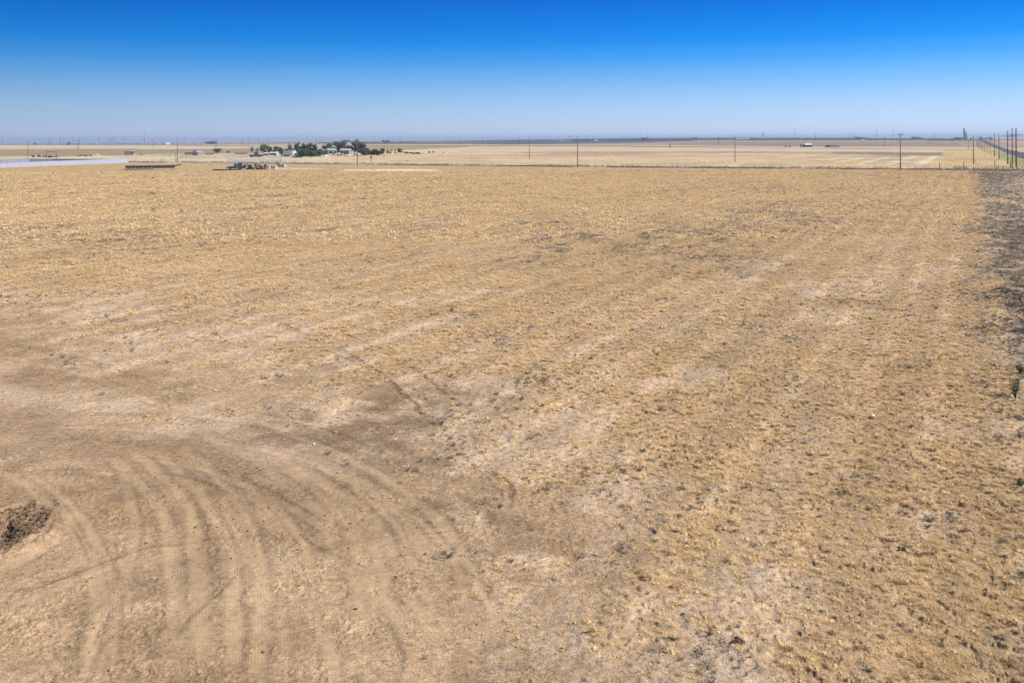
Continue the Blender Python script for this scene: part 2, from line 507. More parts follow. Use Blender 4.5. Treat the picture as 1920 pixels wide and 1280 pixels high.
    col = mixc(col, C(0.30, 0.235, 0.17), np.clip(ed * (0.55 + 1.2 * (n_s - .5)), 0, 1) * (~far))
    # bright green grass between fence line and road, and the hidden spots
    green_t = road_green(X, Y)
    col = mixc(col, np.where((n_f > 0.5)[:, None], C(0.20, 0.22, 0.075), C(0.32, 0.30, 0.135)), green_t)

    grain = np.ones(len(X))
    # ---- wheel tracks pressed into the dirt
    for (pp, w, dep, shade, tread) in TRACKS:
        w0 = w
        P = spline([G2(*q) for q in pp], 5)
        xs = [q[0] for q in P]; ys = [q[1] for q in P]
        m = (X > min(xs) - 1.2) & (X < max(xs) + 1.2) & (Y > min(ys) - 1.2) & (Y < max(ys) + 1.2)
        ii = np.nonzero(m)[0]
        if len(ii) == 0:
            continue
        x = X[ii]; y = Y[ii]
        d, arc, side, L = sdist(x, y, P)
        dl = d * side
        wob = 0.6 * w * (fbm(arc * 0.7, arc * 0 + w * 10, 121, 3) - .5)
        q = np.abs(dl + wob)
        ends = smooth(0, 1.3, arc) * smooth(L, L - 1.3, arc)
        w = w * (0.8 + 0.5 * fbm(arc * 0.9, arc * 0 + 7, 125, 2))
        k = smooth(w * 0.85, w * 0.25, q + (fbm(x * 3, y * 3, 127, 3) - .5) * w * (.5 if shade > 0 else .15)) * ends
        brk = 0.45 + 0.55 * smooth(0.30, 0.55, fbm(x * 0.9, y * 0.9, 123 + int(w0 * 100), 3))
        rim = np.exp(-((q - w * 0.66) / (0.055 + 0.12 * w)) ** 2) * ends * brk
        Z[ii] += (-dep * k * brk + dep * 0.45 * rim) * (0.55 if shade > 0 else 1)
        if tread:
            Z[ii] += k * brk * 0.0032 * smooth(.42, .6, fbm(x * .7, y * .7, 128, 3)) * np.sin(dl * 2 * math.pi / 0.062 + 0.6 * np.sin(arc * 2 * math.pi / 0.3)) * smooth(40, 24, y)
        if shade > 0:
            grain[ii] = np.minimum(grain[ii], 1 - 0.65 * k * brk)
            Z[ii] -= k * brk * crumb[ii]
        f = (k * brk * abs(shade) * (0.66 if shade > 0 else 1) * (0.55 + 0.9 * fbm(x * .5, y * .5, 129, 4)))[:, None]
        tgt = C(0.52, 0.37, 0.215) if shade > 0 else C(0.20, 0.135, 0.082)
        col[ii] = col[ii] * (1 - f) + tgt * f
        f2 = (rim * 0.25)[:, None]
        col[ii] = col[ii] * (1 - f2) + C(0.20, 0.137, 0.085) * f2
    # dug out spot: dark, damp, crumbly
    r = np.hypot((X - PIT[0]) * 0.9, (Y - PIT[1]) * 0.62)
    nz = fbm(X * 2.4, Y * 2.4, 131, 4) - .5
    col = mixc(col, C(0.15, 0.098, 0.062), smooth(1.25, 0.5, r / PITR + 1.6 * nz) * 0.9)
    col = mixc(col, C(0.27, 0.18, 0.115), smooth(2.6, 1.0, r / PITR + 1.6 * nz) * 0.4)
    col = np.clip(col, 0.01, 0.9)

    me = bpy.data.meshes.new('ground')
    N = na * nr
    V = np.empty((N + 1, 3)); V[:N, 0] = X; V[:N, 1] = Y; V[:N, 2] = Z; V[N] = (0, 0, Z[:na].mean())
    i = np.arange(nr - 1)[:, None]; j = np.arange(na)[None, :]; j2 = (j + 1) % na
    Q = np.stack([i * na + j, (i + 1) * na + j, (i + 1) * na + j2, i * na + j2], -1).reshape(-1, 4)
    T = np.stack([np.full(na, N), np.arange(na), (np.arange(na) + 1) % na], -1)
    nq, ntt = len(Q), len(T)
    me.vertices.add(N + 1); me.vertices.foreach_set('co', V.ravel().astype(np.float32))
    me.loops.add(nq * 4 + ntt * 3); me.loops.foreach_set('vertex_index', np.concatenate([Q[:, ::-1].ravel(), T[:, ::-1].ravel()]).astype(np.int32))
    me.polygons.add(nq + ntt)
    me.polygons.foreach_set('loop_start', np.concatenate([np.arange(nq) * 4, nq * 4 + np.arange(ntt) * 3]).astype(np.int32))
    me.polygons.foreach_set('use_smooth', np.ones(nq + ntt, bool))
    me.update(calc_edges=True)
    # make sure it faces up
    if me.polygons[nq // 2].normal.z < 0:
        me.flip_normals()
    at = me.color_attributes.new('soil', 'FLOAT_COLOR', 'POINT')
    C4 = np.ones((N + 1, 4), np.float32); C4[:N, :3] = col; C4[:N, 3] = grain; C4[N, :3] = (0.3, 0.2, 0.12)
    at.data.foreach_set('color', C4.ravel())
    m, nt, b = new_mat('soil_and_stubble')
    ca = nt.nodes.new('ShaderNodeVertexColor'); ca.layer_name = 'soil'
    ge = nt.nodes.new('ShaderNodeNewGeometry')

    def noise(scale, detail, rough=0.6, stretch=None):
        n = nt.nodes.new('ShaderNodeTexNoise'); n.inputs['Scale'].default_value = scale; n.inputs['Detail'].default_value = detail; n.inputs['Roughness'].default_value = rough
        nt.links.new(ge.outputs['Position'], n.inputs['Vector'])
        return n
    n1 = noise(26, 4, 0.7); n2 = noise(6.0, 4, 0.65); n3 = noise(1.3, 3)
    def mr(src, a, b_, lo, hi):
        q = nt.nodes.new('ShaderNodeMapRange'); q.inputs[1].default_value = a; q.inputs[2].default_value = b_; q.inputs[3].default_value = lo; q.inputs[4].default_value = hi
        nt.links.new(src, q.inputs[0]); return q.outputs[0]
    def mul(a, b_):
        q = nt.nodes.new('ShaderNodeMath'); q.operation = 'MULTIPLY'; nt.links.new(a, q.inputs[0]); nt.links.new(b_, q.inputs[1]); return q.outputs[0]
    n4 = noise(44, 2, 0.5); n5 = noise(11, 5, 0.75); n6 = noise(2.6, 6, 0.7)
    k = mul(mul(mr(n1.outputs['Fac'], 0.3, 0.7, 0.55, 1.42), mr(n2.outputs['Fac'], 0.3, 0.7, 0.70, 1.28)), mr(n3.outputs['Fac'], 0.3, 0.7, 0.9, 1.1))
    k = mul(mul(k, mr(n4.outputs['Fac'], 0.62, 0.70, 1.0, 1.45)), mul(mr(n5.outputs['Fac'], 0.55, 0.66, 1.02, 0.50), mr(n6.outputs['Fac'], 0.54, 0.66, 1.03, 0.70)))
    gm = nt.nodes.new('ShaderNodeMix'); gm.data_type = 'FLOAT'; gm.inputs[2].default_value = 1.0
    nt.links.new(ca.outputs['Alpha'], gm.inputs[0]); nt.links.new(k, gm.inputs[3])
    sc = nt.nodes.new('ShaderNodeVectorMath'); sc.operation = 'SCALE'
    nt.links.new(ca.outputs['Color'], sc.inputs[0]); nt.links.new(gm.outputs[0], sc.inputs['Scale'])
    nt.links.new(sc.outputs[0], b.inputs['Base Color'])
    b.inputs['Roughness'].default_value = 0.95; b.inputs['Specular IOR Level'].default_value = 0.08; 
    bp = nt.nodes.new('ShaderNodeBump'); bp.inputs['Strength'].default_value = 0.8; bp.inputs['Distance'].default_value = 0.04
    nt.links.new(n1.outputs['Fac'], bp.inputs['Height']); gs = mr(ca.outputs['Alpha'], 0.0, 1.0, 0.1, 0.8); nt.links.new(gs, bp.inputs['Strength'])
    nt.links.new(bp.outputs[0], b.inputs['Normal'])
    me.materials.append(m)
    o = bpy.data.objects.new('ground', me); COL.objects.link(o)
    tag(o, kind='structure')
    return o


# ------------------------------------------------------------------ ROAD
# west edge and east edge of the road as seen, from near to far
RW = [(2300, 352), (2060, 327), (1990, 312), (1920, 297.5), (1905, 292.5), (1890, 287.5), (1878, 282.3), (1868, 278.3), (1856, 273), (1847, 268), (1840, 263.5), (1835.5, 260.2)]
RE = [(2500, 330), (2100, 305), (1990, 293.5), (1920, 286.3), (1905, 283.6), (1895, 281.4), (1880, 277.2), (1869, 272.8), (1859, 268.6), (1851, 265.0), (1842.5, 261.3), (1837, 259.2)]
RWg = [G2(*p) for p in RW]; REg = [G2(*p) for p in RE]


def road_green(X, Y):
    """grass between the pole row and the road"""
    ys = np.array([p[1] for p in RWg]); xs = np.array([p[0] for p in RWg])
    o = np.argsort(ys)
    xw = np.interp(Y, ys[o], xs[o])
    e = xw - X
    wid = np.interp(Y, [150, 230, 300, 420, 800], [16, 17, 15, 12, 9])
    return smooth(-2.0, 0.2, e) * smooth(wid, wid - 3.5, e + 3 * (fbm(X * 0.1, Y * 0.05, 141, 3) - .5)) * smooth(150, 190, Y) * smooth(900, 450, Y) * 0.92


def build_road():
    n = len(RWg)
    W = spline(RWg, 6); E = spline(REg, 6)
    m, nt, b = new_mat('asphalt')
    ge = nt.nodes.new('ShaderNodeNewGeometry')
    nn = nt.nodes.new('ShaderNodeTexNoise'); nn.inputs['Scale'].default_value = 0.3; nn.inputs['Detail'].default_value = 6
    nt.links.new(ge.outputs['Position'], nn.inputs['Vector'])
    rp = nt.nodes.new('ShaderNodeValToRGB')
    rp.color_ramp.elements[0].position = 0.3; rp.color_ramp.elements[0].color = (0.050, 0.052, 0.062, 1)
    rp.color_ramp.elements[1].position = 0.7; rp.color_ramp.elements[1].color = (0.085, 0.086, 0.098, 1)
    nt.links.new(nn.outputs['Fac'], rp.inputs[0]); nt.links.new(rp.outputs[0], b.inputs['Base Color'])
    b.inputs['Roughness'].default_value = 0.8
    mb = MB()
    K = 4
    rowsv = []
    for (w, e) in zip(W, E):
        r = []
        for k in range(K + 1):
            f = k / K
            x = w[0] * (1 - f) + e[0] * f; y = w[1] * (1 - f) + e[1] * f
            z = max(hz(x, y), hz(w[0], w[1]), hz(e[0], e[1])) + 0.16 + 0.10 * (1 - abs(2 * f - 1))
            r.append((x, y, z))
        rowsv.append(r)
    for r in rowsv:
        mb.v += r
    for i in range(len(rowsv) - 1):
        for k in range(K):
            a = i * (K + 1) + k
            mb.f.append((a, a + 1, a + K + 2, a + K + 1))
    # edge drop so that it is a real bed
    def skirt(idx):
        base = len(mb.v)
        for i in range(len(rowsv)):
            v = rowsv[i][idx]; sgn = -1 if idx == 0 else 1
            mb.v.append((v[0] + sgn * 0.6, v[1], v[2] - 0.6))
        for i in range(len(rowsv) - 1):
            a = i * (K + 1) + (0 if idx == 0 else K)
            mb.f.append((a, a + K + 1, base + i + 1, base + i))
    skirt(0); skirt(K)
    o = tag(mb.build('road', m), kind='structure')
    # painted lines
    lm = mat('road_paint_yellow', (0.62, 0.45, 0.08), 0.6, 0.1); lw = mat('road_paint_white', (0.75, 0.75, 0.72), 0.6, 0.1)
    for nm, f0, wd, mm in (('centre_line', 0.5, 0.3, lm), ('edge_line', 0.05, 0.18, lw), ('edge_line', 0.95, 0.18, lw)):
        q = MB()
        for r, (w, e) in zip(rowsv, zip(W, E)):
            span = math.hypot(e[0] - w[0], e[1] - w[1])
            for sg in (-1, 1):
                f = f0 + sg * wd / 2 / max(span, 1)
                z = r[0][2] + 0.10 * (1 - abs(2 * f - 1)) + 0.02
                q.v.append((w[0] * (1 - f) + e[0] * f, w[1] * (1 - f) + e[1] * f, z))
        for i in range(len(rowsv) - 1):
            q.f.append((2 * i, 2 * i + 1, 2 * i + 3, 2 * i + 2))
        o2 = q.build(nm, mm, o)


TRACKS = [
    # (photo points, width m, depth m, lighter(+)/darker(-), tread)
    ([(15, 885), (70, 922), (120, 968), (158, 1030), (178, 1090), (186, 1160), (180, 1230), (170, 1300)], 0.30, 0.024, 0.5, True),
    ([(60, 893), (110, 925), (155, 975), (188, 1030), (205, 1090), (212, 1160), (205, 1300)], 0.26, 0.025, 0.40, True),
    ([(45, 908), (95, 942), (140, 1000), (166, 1060)], 0.10, 0.022, -0.55, False),
    ([(200, 850), (262, 905), (305, 965), (325, 1040), (330, 1130), (326, 1300)], 0.34, 0.020, 0.50, True),
    ([(290, 845), (352, 900), (400, 965), (428, 1040), (440, 1130), (442, 1300)], 0.30, 0.018, 0.40, True),
    ([(330, 830), (400, 885), (455, 950), (480, 1030), (490, 1130), (490, 1300)], 0.34, 0.018, 0.50, True),
    ([(225, 880), (250, 950), (252, 1010), (238, 1080), (225, 1180)], 0.26, 0.016, 0.30, True),
    ([(0, 1128), (60, 1105), (130, 1078), (200, 1050), (260, 1030), (300, 1022), (350, 1018), (440, 1004), (560, 1000)], 0.12, 0.028, -0.65, False),
    ([(-40, 1155), (60, 1122), (150, 1085), (215, 1060), (262, 1035), (275, 1018)], 0.22, 0.020, 0.45, True),
    ([(-40, 1085), (40, 1055), (110, 1015), (150, 1000)], 0.30, 0.022, 0.50, True),
    ([(-40, 1190), (60, 1165), (130, 1148), (165, 1120)], 0.12, 0.024, -0.50, False),
    ([(0, 1240), (60, 1215), (120, 1190), (160, 1160)], 0.28, 0.018, 0.25, True),
    ([(110, 1290), (125, 1225), (140, 1160), (165, 1110)], 0.24, 0.022, -0.22, True),
    ([(150, 1290), (175, 1200), (215, 1120), (275, 1060)], 0.26, 0.018, 0.25, True),
    ([(258, 1140), (262, 1180), (272, 1230), (268, 1280)], 0.22, 0.022, -0.15, True),
    ([(300, 1240), (335, 1170), (400, 1110), (450, 1060)], 0.24, 0.018, -0.30, False),
    ([(55, 893), (130, 888), (195, 896), (250, 915)], 0.16, 0.028, -0.55, False),
    ([(-20, 887), (60, 884), (130, 880), (230, 884), (330, 890), (410, 915), (450, 950)], 0.12, 0.020, -0.50, False),
    ([(0, 812), (160, 800), (330, 815), (520, 850), (680, 905), (800, 960)], 0.34, 0.020, 0.30, True),
    ([(0, 832), (160, 822), (330, 842), (480, 876), (620, 930), (720, 980)], 0.26, 0.018, -0.28, False),
    ([(0, 780), (200, 775), (400, 792), (560, 820), (720, 868), (850, 920)], 0.32, 0.020, -0.25, False),
    ([(180, 860), (330, 868), (450, 905), (560, 960), (640, 1010)], 0.26, 0.018, 0.28, True),
    ([(500, 785), (580, 800), (640, 815), (690, 838), (760, 870)], 0.20, 0.035, -0.50, False),
    ([(470, 770), (560, 785), (660, 800), (760, 822)], 0.18, 0.030, -0.45, False),
    ([(420, 880), (520, 930), (600, 975), (660, 1000)], 0.18, 0.022, -0.35, False),
    ([(858, 872), (905, 880), (940, 898), (958, 922), (948, 962)], 0.2, 0.055, -0.9, False),
    ([(875, 888), (905, 905), (925, 930), (930, 955)], 0.40, 0.018, -0.30, True),
    ([(700, 1003), (760, 1000), (820, 996), (890, 985)], 0.16, 0.045, -0.55, False),
    ([(640, 1058), (690, 1046), (740, 1040), (800, 1030)], 0.18, 0.040, -0.60, False),
    ([(600, 1095), (650, 1078), (700, 1072), (770, 1068)], 0.14, 0.028, -0.45, False),
    ([(630, 968), (660, 974), (675, 982)], 0.20, 0.050, -0.70, False),
    ([(540, 990), (580, 1020), (620, 1040), (660, 1050)], 0.12, 0.022, -0.40, False),
    ([(680, 1130), (715, 1165), (735, 1205), (742, 1250), (730, 1300)], 0.26, 0.022, -0.25, True),
    ([(740, 1100), (775, 1125), (800, 1155), (812, 1190)], 0.26, 0.020, 0.30, True),
    ([(520, 1110), (530, 1170), (535, 1230), (530, 1300)], 0.24, 0.018, 0.35, True),
    ([(560, 1120), (600, 1170), (625, 1230), (635, 1300)], 0.24, 0.018, 0.25, True),
    ([(840, 1060), (900, 1100), (930, 1150), (925, 1200)], 0.22, 0.018, 0.22, True),
    ([(520, 603), (600, 640), (660, 668), (715, 705), (760, 745), (800, 790)], 0.26, 0.045, -0.50, False),
    ([(560, 640), (620, 660), (690, 690)], 0.14, 0.040, -0.50, False),
    ([(600, 608), (690, 645), (770, 690), (850, 750), (920, 790)], 0.22, 0.030, -0.30, False),
    ([(815, 765), (850, 770), (900, 775), (930, 782)], 0.20, 0.050, -0.60, False),
    ([(0, 640), (120, 665), (230, 700), (330, 735)], 0.34, 0.025, -0.25, False),
    ([(0, 665), (110, 690), (200, 715), (300, 760)], 0.34, 0.022, 0.30, False),
    ([(0, 700), (150, 710), (300, 742), (420, 770)], 0.34, 0.022, -0.22, False),
    ([(140, 655), (165, 662)], 0.16, 0.06, -0.7, False),
    ([(1385, 1100), (1400, 1170), (1410, 1230), (1415, 1290)], 0.24, 0.020, 0.25, True),
    ([(1330, 1120), (1365, 1150), (1400, 1165)], 0.20, 0.020, -0.2, True),
]
_ga = [(210, 850), (270, 900), (310, 960), (328, 1040), (330, 1140), (322, 1300)]
_gb = [(470, 775), (600, 830), (720, 890), (820, 960), (880, 1040), (930, 1150)]
_r = random.Random(21)
for _k in range(17):
    _f = _k / 16 + _r.uniform(-.03, .03); _n = _r.randrange(0, 3); _m = _r.randrange(4, 7)
    _p = [(a[0] * (1 - _f) + b[0] * _f + _r.uniform(-9, 9), a[1] * (1 - _f) + b[1] * _f + _r.uniform(-5, 5)) for a, b in zip(_ga, _gb)][_n:_m]
    TRACKS.append((_p, _r.choice([.2, .3, .4, .5]), _r.uniform(.002, .008), _r.choice([.2, .3, .4, .5, .5]), _r.random() < .5))
for _k in range(26):      # short scuffs and skids
    _x, _y = _r.uniform(0, 900), _r.uniform(760, 1270); _a = _r.uniform(-.7, .5) if _x > 350 else _r.uniform(-.9, -.2)
    _l = _r.uniform(30, 120); _q = _r.uniform(-.25, .25)
    TRACKS.append(([(_x, _y), (_x + _l * .5 * math.cos(_a), _y + _l * .4 * math.sin(_a)), (_x + _l * math.cos(_a + _q), _y + _l * .75 * math.sin(_a + _q))], _r.choice([.05, .08, .14]), _r.uniform(.012, .03), _r.choice([-.35, .2, .3, .4]), False))
ground = build_ground()
build_road()

# ------------------------------------------------------------------ GRASS AND WEEDS (nobody could count them)
def tuft_mesh(name, m, blades, h, spread, width, droop, seed, seg=2, up=0.35, dome=0.0, dh=0.8):
    """a clump of narrow bent blades"""
    rr = random.Random(seed); v = []; f = []
    for i in range(blades):
        a = rr.uniform(0, 2 * math.pi); q = spread * rr.random() ** 0.6 * 0.55
        bx, by = q * math.cos(a), q * math.sin(a)
        a2 = a + rr.gauss(0, 0.8); lean = spread * rr.uniform(0.2, 1.0)
        hh = h * rr.uniform(0.45, 1.15); wd = width * rr.uniform(0.6, 1.3)
        dx, dy = math.cos(a2), math.sin(a2); px, py = -dy * wd / 2, dx * wd / 2
        n = len(v)
        for k in range(seg + 1):
            t = k / seg
            x = bx + dx * lean * t * (up + (1 - up) * t); y = by + dy * lean * t * (up + (1 - up) * t)
            z = hh * (t - droop * t * t) - 0.01
            c = 1 - t * 0.85
            v += [(x - px * c, y - py * c, z), (x + px * c, y + py * c, z)]
        for k in range(seg):
            b = n + 2 * k
            f.append((b, b + 1, b + 3, b + 2))
    if dome:
        d_ = MB(); d_.blob((0, 0, 0), (dome, dome * rr.uniform(.7, 1), dome * dh), seed, 0.42, 9 if seg > 1 else 6, 6 if seg > 1 else 4)
        n = len(v); v += d_.v; f += [tuple(n + i for i in q) for q in d_.f]
    me = bpy.data.meshes.new(name); me.from_pydata(v, [], f); me.materials.append(m); me.update()
    return bpy.data.objects.new(name, me)


def twig_mesh(name, m, n_st, h, spread, width, seed):
    """a dry many-stemmed weed: thin branching stems"""
    rr = random.Random(seed); mb = MB()
    for i in range(n_st):
        a = rr.uniform(0, 2 * math.pi); l = rr.uniform(0.5, 1.0)
        p = Vector((0, 0, -0.02)); q = Vector((math.cos(a) * spread * l * .5, math.sin(a) * spread * l * .5, h * rr.uniform(0.35, 0.8)))
        mb.bar(p, q, width, width * .7, 3, False)
        for j in range(3):
            a3 = a + rr.uniform(-1.3, 1.3)
            s_ = p.lerp(q, rr.uniform(0.3, 1))
            e = s_ + Vector((math.cos(a3) * spread * .45, math.sin(a3) * spread * .45, h * rr.uniform(0.02, 0.4)))
            mb.bar(s_, e, width * .7, width * .35, 3, False)
            # withered leaves
            for k in range(2):
                c = s_.lerp(e, rr.random()); r_ = spread * rr.uniform(.05, .12)
                d1 = Vector((rr.gauss(0, 1), rr.gauss(0, 1), rr.gauss(0, 1))).normalized() * r_
                d2 = Vector((rr.gauss(0, 1), rr.gauss(0, 1), rr.gauss(0, 1))).normalized() * r_ * .6
                mb.quad(c - d1, c - d2, c + d1, c + d2)
    me = bpy.data.meshes.new(name); me.from_pydata(mb.v, [], mb.f); me.materials.append(m); me.update()
    return bpy.data.objects.new(name, me)


def clod_mesh(name, m, seed):
    mb = MB()
    rr = random.Random(seed)
    mb.blob((0, 0, 0.25), (0.5, 0.42, 0.34), seed, 0.45, 7, 5)
    me = bpy.data.meshes.new(name); me.from_pydata(mb.v, [], mb.f); me.materials.append(m); me.update()
    return bpy.data.objects.new(name, me)


def scatter(name, P, sc, protos, seed=0, tilt=0.12):
    n = len(P); r = np.random.default_rng(seed)
    me = bpy.data.meshes.new(name); me.vertices.add(n); me.vertices.foreach_set('co', np.asarray(P, np.float32).ravel()); me.update()
    a = me.attributes.new('spin', 'FLOAT_VECTOR', 'POINT')
    rot = np.stack([r.normal(0, tilt, n), r.normal(0, tilt, n), r.uniform(0, 2 * math.pi, n)], 1)
    a.data.foreach_set('vector', rot.astype(np.float32).ravel())
    a = me.attributes.new('size', 'FLOAT', 'POINT'); a.data.foreach_set('value', np.asarray(sc, np.float32))
    a = me.attributes.new('pick', 'INT', 'POINT'); a.data.foreach_set('value', r.integers(0, len(protos), n).astype(np.int32))
    o = bpy.data.objects.new(name, me); COL.objects.link(o); tag(o, kind='stuff')
    ng = bpy.data.node_groups.new(name, 'GeometryNodeTree')
    ng.interface.new_socket('Geometry', in_out='INPUT', socket_type='NodeSocketGeometry')
    ng.interface.new_socket('Geometry', in_out='OUTPUT', socket_type='NodeSocketGeometry')
    gi = ng.nodes.new('NodeGroupInput'); go = ng.nodes.new('NodeGroupOutput')
    iop = ng.nodes.new('GeometryNodeInstanceOnPoints')
    g2i = ng.nodes.new('GeometryNodeGeometryToInstance')
    for p in protos:
        oi = ng.nodes.new('GeometryNodeObjectInfo'); oi.inputs[0].default_value = p
        ng.links.new(oi.outputs['Geometry'], g2i.inputs[0])
    def attr(nm, ty):
        q = ng.nodes.new('GeometryNodeInputNamedAttribute'); q.data_type = ty; q.inputs['Name'].default_value = nm
        return q.outputs['Attribute']
    ng.links.new(gi.outputs[0], iop.inputs['Points']); ng.links.new(g2i.outputs[0], iop.inputs['Instance'])
    iop.inputs['Pick Instance'].default_value = True
    ng.links.new(attr('pick', 'INT'), iop.inputs['Instance Index'])
    er = ng.nodes.new('FunctionNodeEulerToRotation')
    ng.links.new(attr('spin', 'FLOAT_VECTOR'), er.inputs[0]); ng.links.new(er.outputs[0], iop.inputs['Rotation'])
    ng.links.new(attr('size', 'FLOAT'), iop.inputs['Scale'])
    ng.links.new(iop.outputs[0], go.inputs[0])
    md = o.modifiers.new('scatter', 'NODES'); md.node_group = ng
    return o


def ring(n, d0, d1, u=0.62):
    d = np.sqrt(rng.uniform(d0 * d0, d1 * d1, n)); uu = rng.uniform(-u, u, n)
    return uu * d, d


straw_m = leaf_mat('dry_straw', (0.86, 0.67, 0.40), (0.66, 0.48, 0.255), 0.13, 0.36, (0.78, 0.585, 0.32))
dark_m = leaf_mat('withered_weed', (0.17, 0.14, 0.105), (0.37, 0.31, 0.235), 0.4, 0.2)
greyg_m = leaf_mat('grey_green_weed', (0.24, 0.225, 0.15), (0.42, 0.36, 0.27), 0.6, 0.25)
clod_m = mat('earth_clod', (0.20, 0.135, 0.085), 0.95, 0.3, 4)
dclod_m = mat('damp_earth_clod', (0.14, 0.092, 0.058), 0.95, 0.4, 4)

NEAR = [tuft_mesh('straw_clump', straw_m, 60, 0.12, 0.155, 0.008, 0.38, 100 + i, dome=0.05, dh=0.8) for i in range(5)]
MID = [tuft_mesh('straw_clump', straw_m, 22, 0.13, 0.16, 0.018, 0.37, 200 + i, dome=0.058, dh=0.8) for i in range(4)]
FAR = [tuft_mesh('straw_clump', straw_m, 9, 0.16, 0.2, 0.05, 0.3, 300 + i, 1, dome=0.09, dh=0.9) for i in range(4)]
WN = [twig_mesh('weed_skeleton', dark_m, 8, 0.22, 0.24, 0.007, 400 + i) for i in range(4)] + [tuft_mesh('weed_clump', greyg_m, 40, 0.17, 0.18, 0.013, 0.4, 450 + i) for i in range(2)]
WF = [tuft_mesh('weed_clump', dark_m, 14, 0.24, 0.26, 0.035, 0.3, 500 + i) for i in range(3)] + [tuft_mesh('weed_clump', greyg_m, 14, 0.24, 0.28, 0.035, 0.3, 550 + i) for i in range(1)]
CL = [clod_mesh('clod', clod_m, 600 + i) for i in range(3)]
DCL = [clod_mesh('damp_clod', dclod_m, 620 + i) for i in range(3)]

gp_, gs_ = {}, {}
def add(key, x, y, z, s):
    gp_.setdefault(key, []).append(np.stack([x, y, z], 1)); gs_.setdefault(key, []).append(s)

for (d0, d1, dens, base, key) in ((15, 28, 110, 0.72, 'n'), (28, 45, 66, 0.82, 'n'), (45, 90, 26, 1.05, 'm'), (90, 160, 6.0, 1.3, 'f'), (160, 290, 2.6, 1.45, 'f')):
    n = int(0.62 * (d1 * d1 - d0 * d0) * dens)
    x, y = ring(n, d0, d1)
    mk = masks(x, y); dirt, verge, bare, grey, s, t, sd, near = mk
    bd = beyond(x, y)
    clump = fbm(x * 0.9, y * 0.9, 151, 4)
    fine = fbm(s * 0.5, t * 2.2, 153, 3)
    dens_ = (1 - dirt) * (1 - verge * 0.72) * (1 - 0.72 * bare) * (0.5 + 0.7 * smooth(0.35, 0.6, clump)) * (0.6 + 0.5 * smooth(0.35, 0.6, fine)) * (1 - grey * 0.45)
    rw = np.sin(t * 2 * math.pi / 1.9 + 4 * (fbm(s * 0.02, t * 0.2, 71, 2) - .5)) * 0.5 + np.sin(t * 2 * math.pi / 6.3 + 1) * .5
    wl = np.maximum(smooth(.32, .1, np.abs(t + 5.0)), smooth(.32, .1, np.abs(t + 6.9))) * .75 + .6 * smooth(.3, .1, np.abs(np.mod(t + 1.1 * (fbm(s * .02, t * 0, 75, 2) - .5), 9.2) - 4.6)) * smooth(.42, .55, fbm(s * .015, t * .08, 79, 3))
    dens_ = dens_ * (0.8 + 0.42 * rw) * (1 - np.clip(wl * .35, 0, .35)) * (0.7 + 0.75 * fbm(s * .012, t * .1, 73, 4))
    dens_ = dens_ * (0.6 + 0.4 * near) + 0.012 * dirt + 0.10 * smooth(2.5, 0, np.maximum(sd, 0) / (0.6 + 0.035 * y)) * smooth(0.4, .6, clump)
    ok = (rng.random(n) < dens_) & (bd < -1)
    x, y = x[ok], y[ok]; mk = [q[ok] for q in mk]
    z = height(x, y, mk)
    sc = base * 0.85 * np.clip(np.exp(rng.normal(-0.12, 0.42, len(x))), 0.3, 2.2) * (1 - 0.55 * mk[0])
    add(key, x, y, z, sc)
# weeds in the field, in drifts, and thick on the verge
for (d0, d1, dens, base, key) in ((15, 32, 70, 0.36, 'wn'), (15, 32, 6, 0.75, 'wn'), (32, 60, 44, 0.45, 'wn'), (60, 110, 18, 0.62, 'wf'), (110, 290, 3.6, 0.9, 'wf')):
    n = int(0.62 * (d1 * d1 - d0 * d0) * dens)
    x, y = ring(n, d0, d1)
    mk = masks(x, y); dirt, verge, bare, grey, s, t, sd, near = mk
    bd = beyond(x, y)
    cl = fbm(x * 0.7, y * 0.7, 161, 4)
    big = smooth(.42, .6, fbm(s * 0.025, t * 0.09, 163, 4)) * 1.5
    dn = (1 - dirt) * (0.12 + 0.40 * grey) * smooth(0.38, 0.58, cl) * (0.35 + 1.3 * big) + verge * (0.5 * smooth(9, 3.5, t) + 0.20) * smooth(0.33, 0.55, cl + 0.04)
    ok = (rng.random(n) < dn) & (bd < -0.5)
    x, y = x[ok], y[ok]; mk = [q[ok] for q in mk]
    z = height(x, y, mk)
    sc = base * np.clip(np.exp(rng.normal(-0.2, 0.45, len(x))), .25, 2.4) * (1 + 0.7 * mk[1] * rng.random(len(x)))
    add(key, x, y, z, sc)
# fence-line weeds, thick dark drift along the wire and scrubby strip beyond it
n = 15000
xx = rng.uniform(-190, 170, n); bo = np.abs(rng.normal(0, 1.0, n)) * rng.choice([2.2, 9], n, p=[.55, .45]) + rng.normal(0, .5, n)
yy = np.interp(xx, FX, FYY) + bo
pr = smooth(0.40, 0.58, fbm(xx * 0.08, yy * 0.3, 171, 4)) * 0.85 + 0.12
pr = pr * np.interp(xx, [-190, -120, -60, 0, 170], [0.25, 0.45, 0.8, 1, 1])
ok = rng.random(n) < pr
xx, yy = xx[ok], yy[ok]
add('wf', xx, yy, height(xx, yy), rng.uniform(1.2, 2.9, len(xx)))
# field corner by the pole row
n = 2600
xx = rng.uniform(120, 176, n); yy = rng.uniform(190, 290, n)
ok = (rows(xx, yy)[1] > -2) & (rng.random(n) < 0.75)
xx, yy = xx[ok], yy[ok]
add('wf', xx, yy, height(xx, yy), rng.uniform(1.0, 2.6, len(xx)))
# bigger weed tussocks beyond the fence
n = 3000
x, y = ring(n, 280, 700, 0.58)
ok = (beyond(x, y) > 10) & (fbm(x * .02, y * .02, 181, 3) > 0.52)
x, y = x[ok], y[ok]
add('wf', x, y, height(x, y), rng.uniform(1.2, 2.4, len(x)))

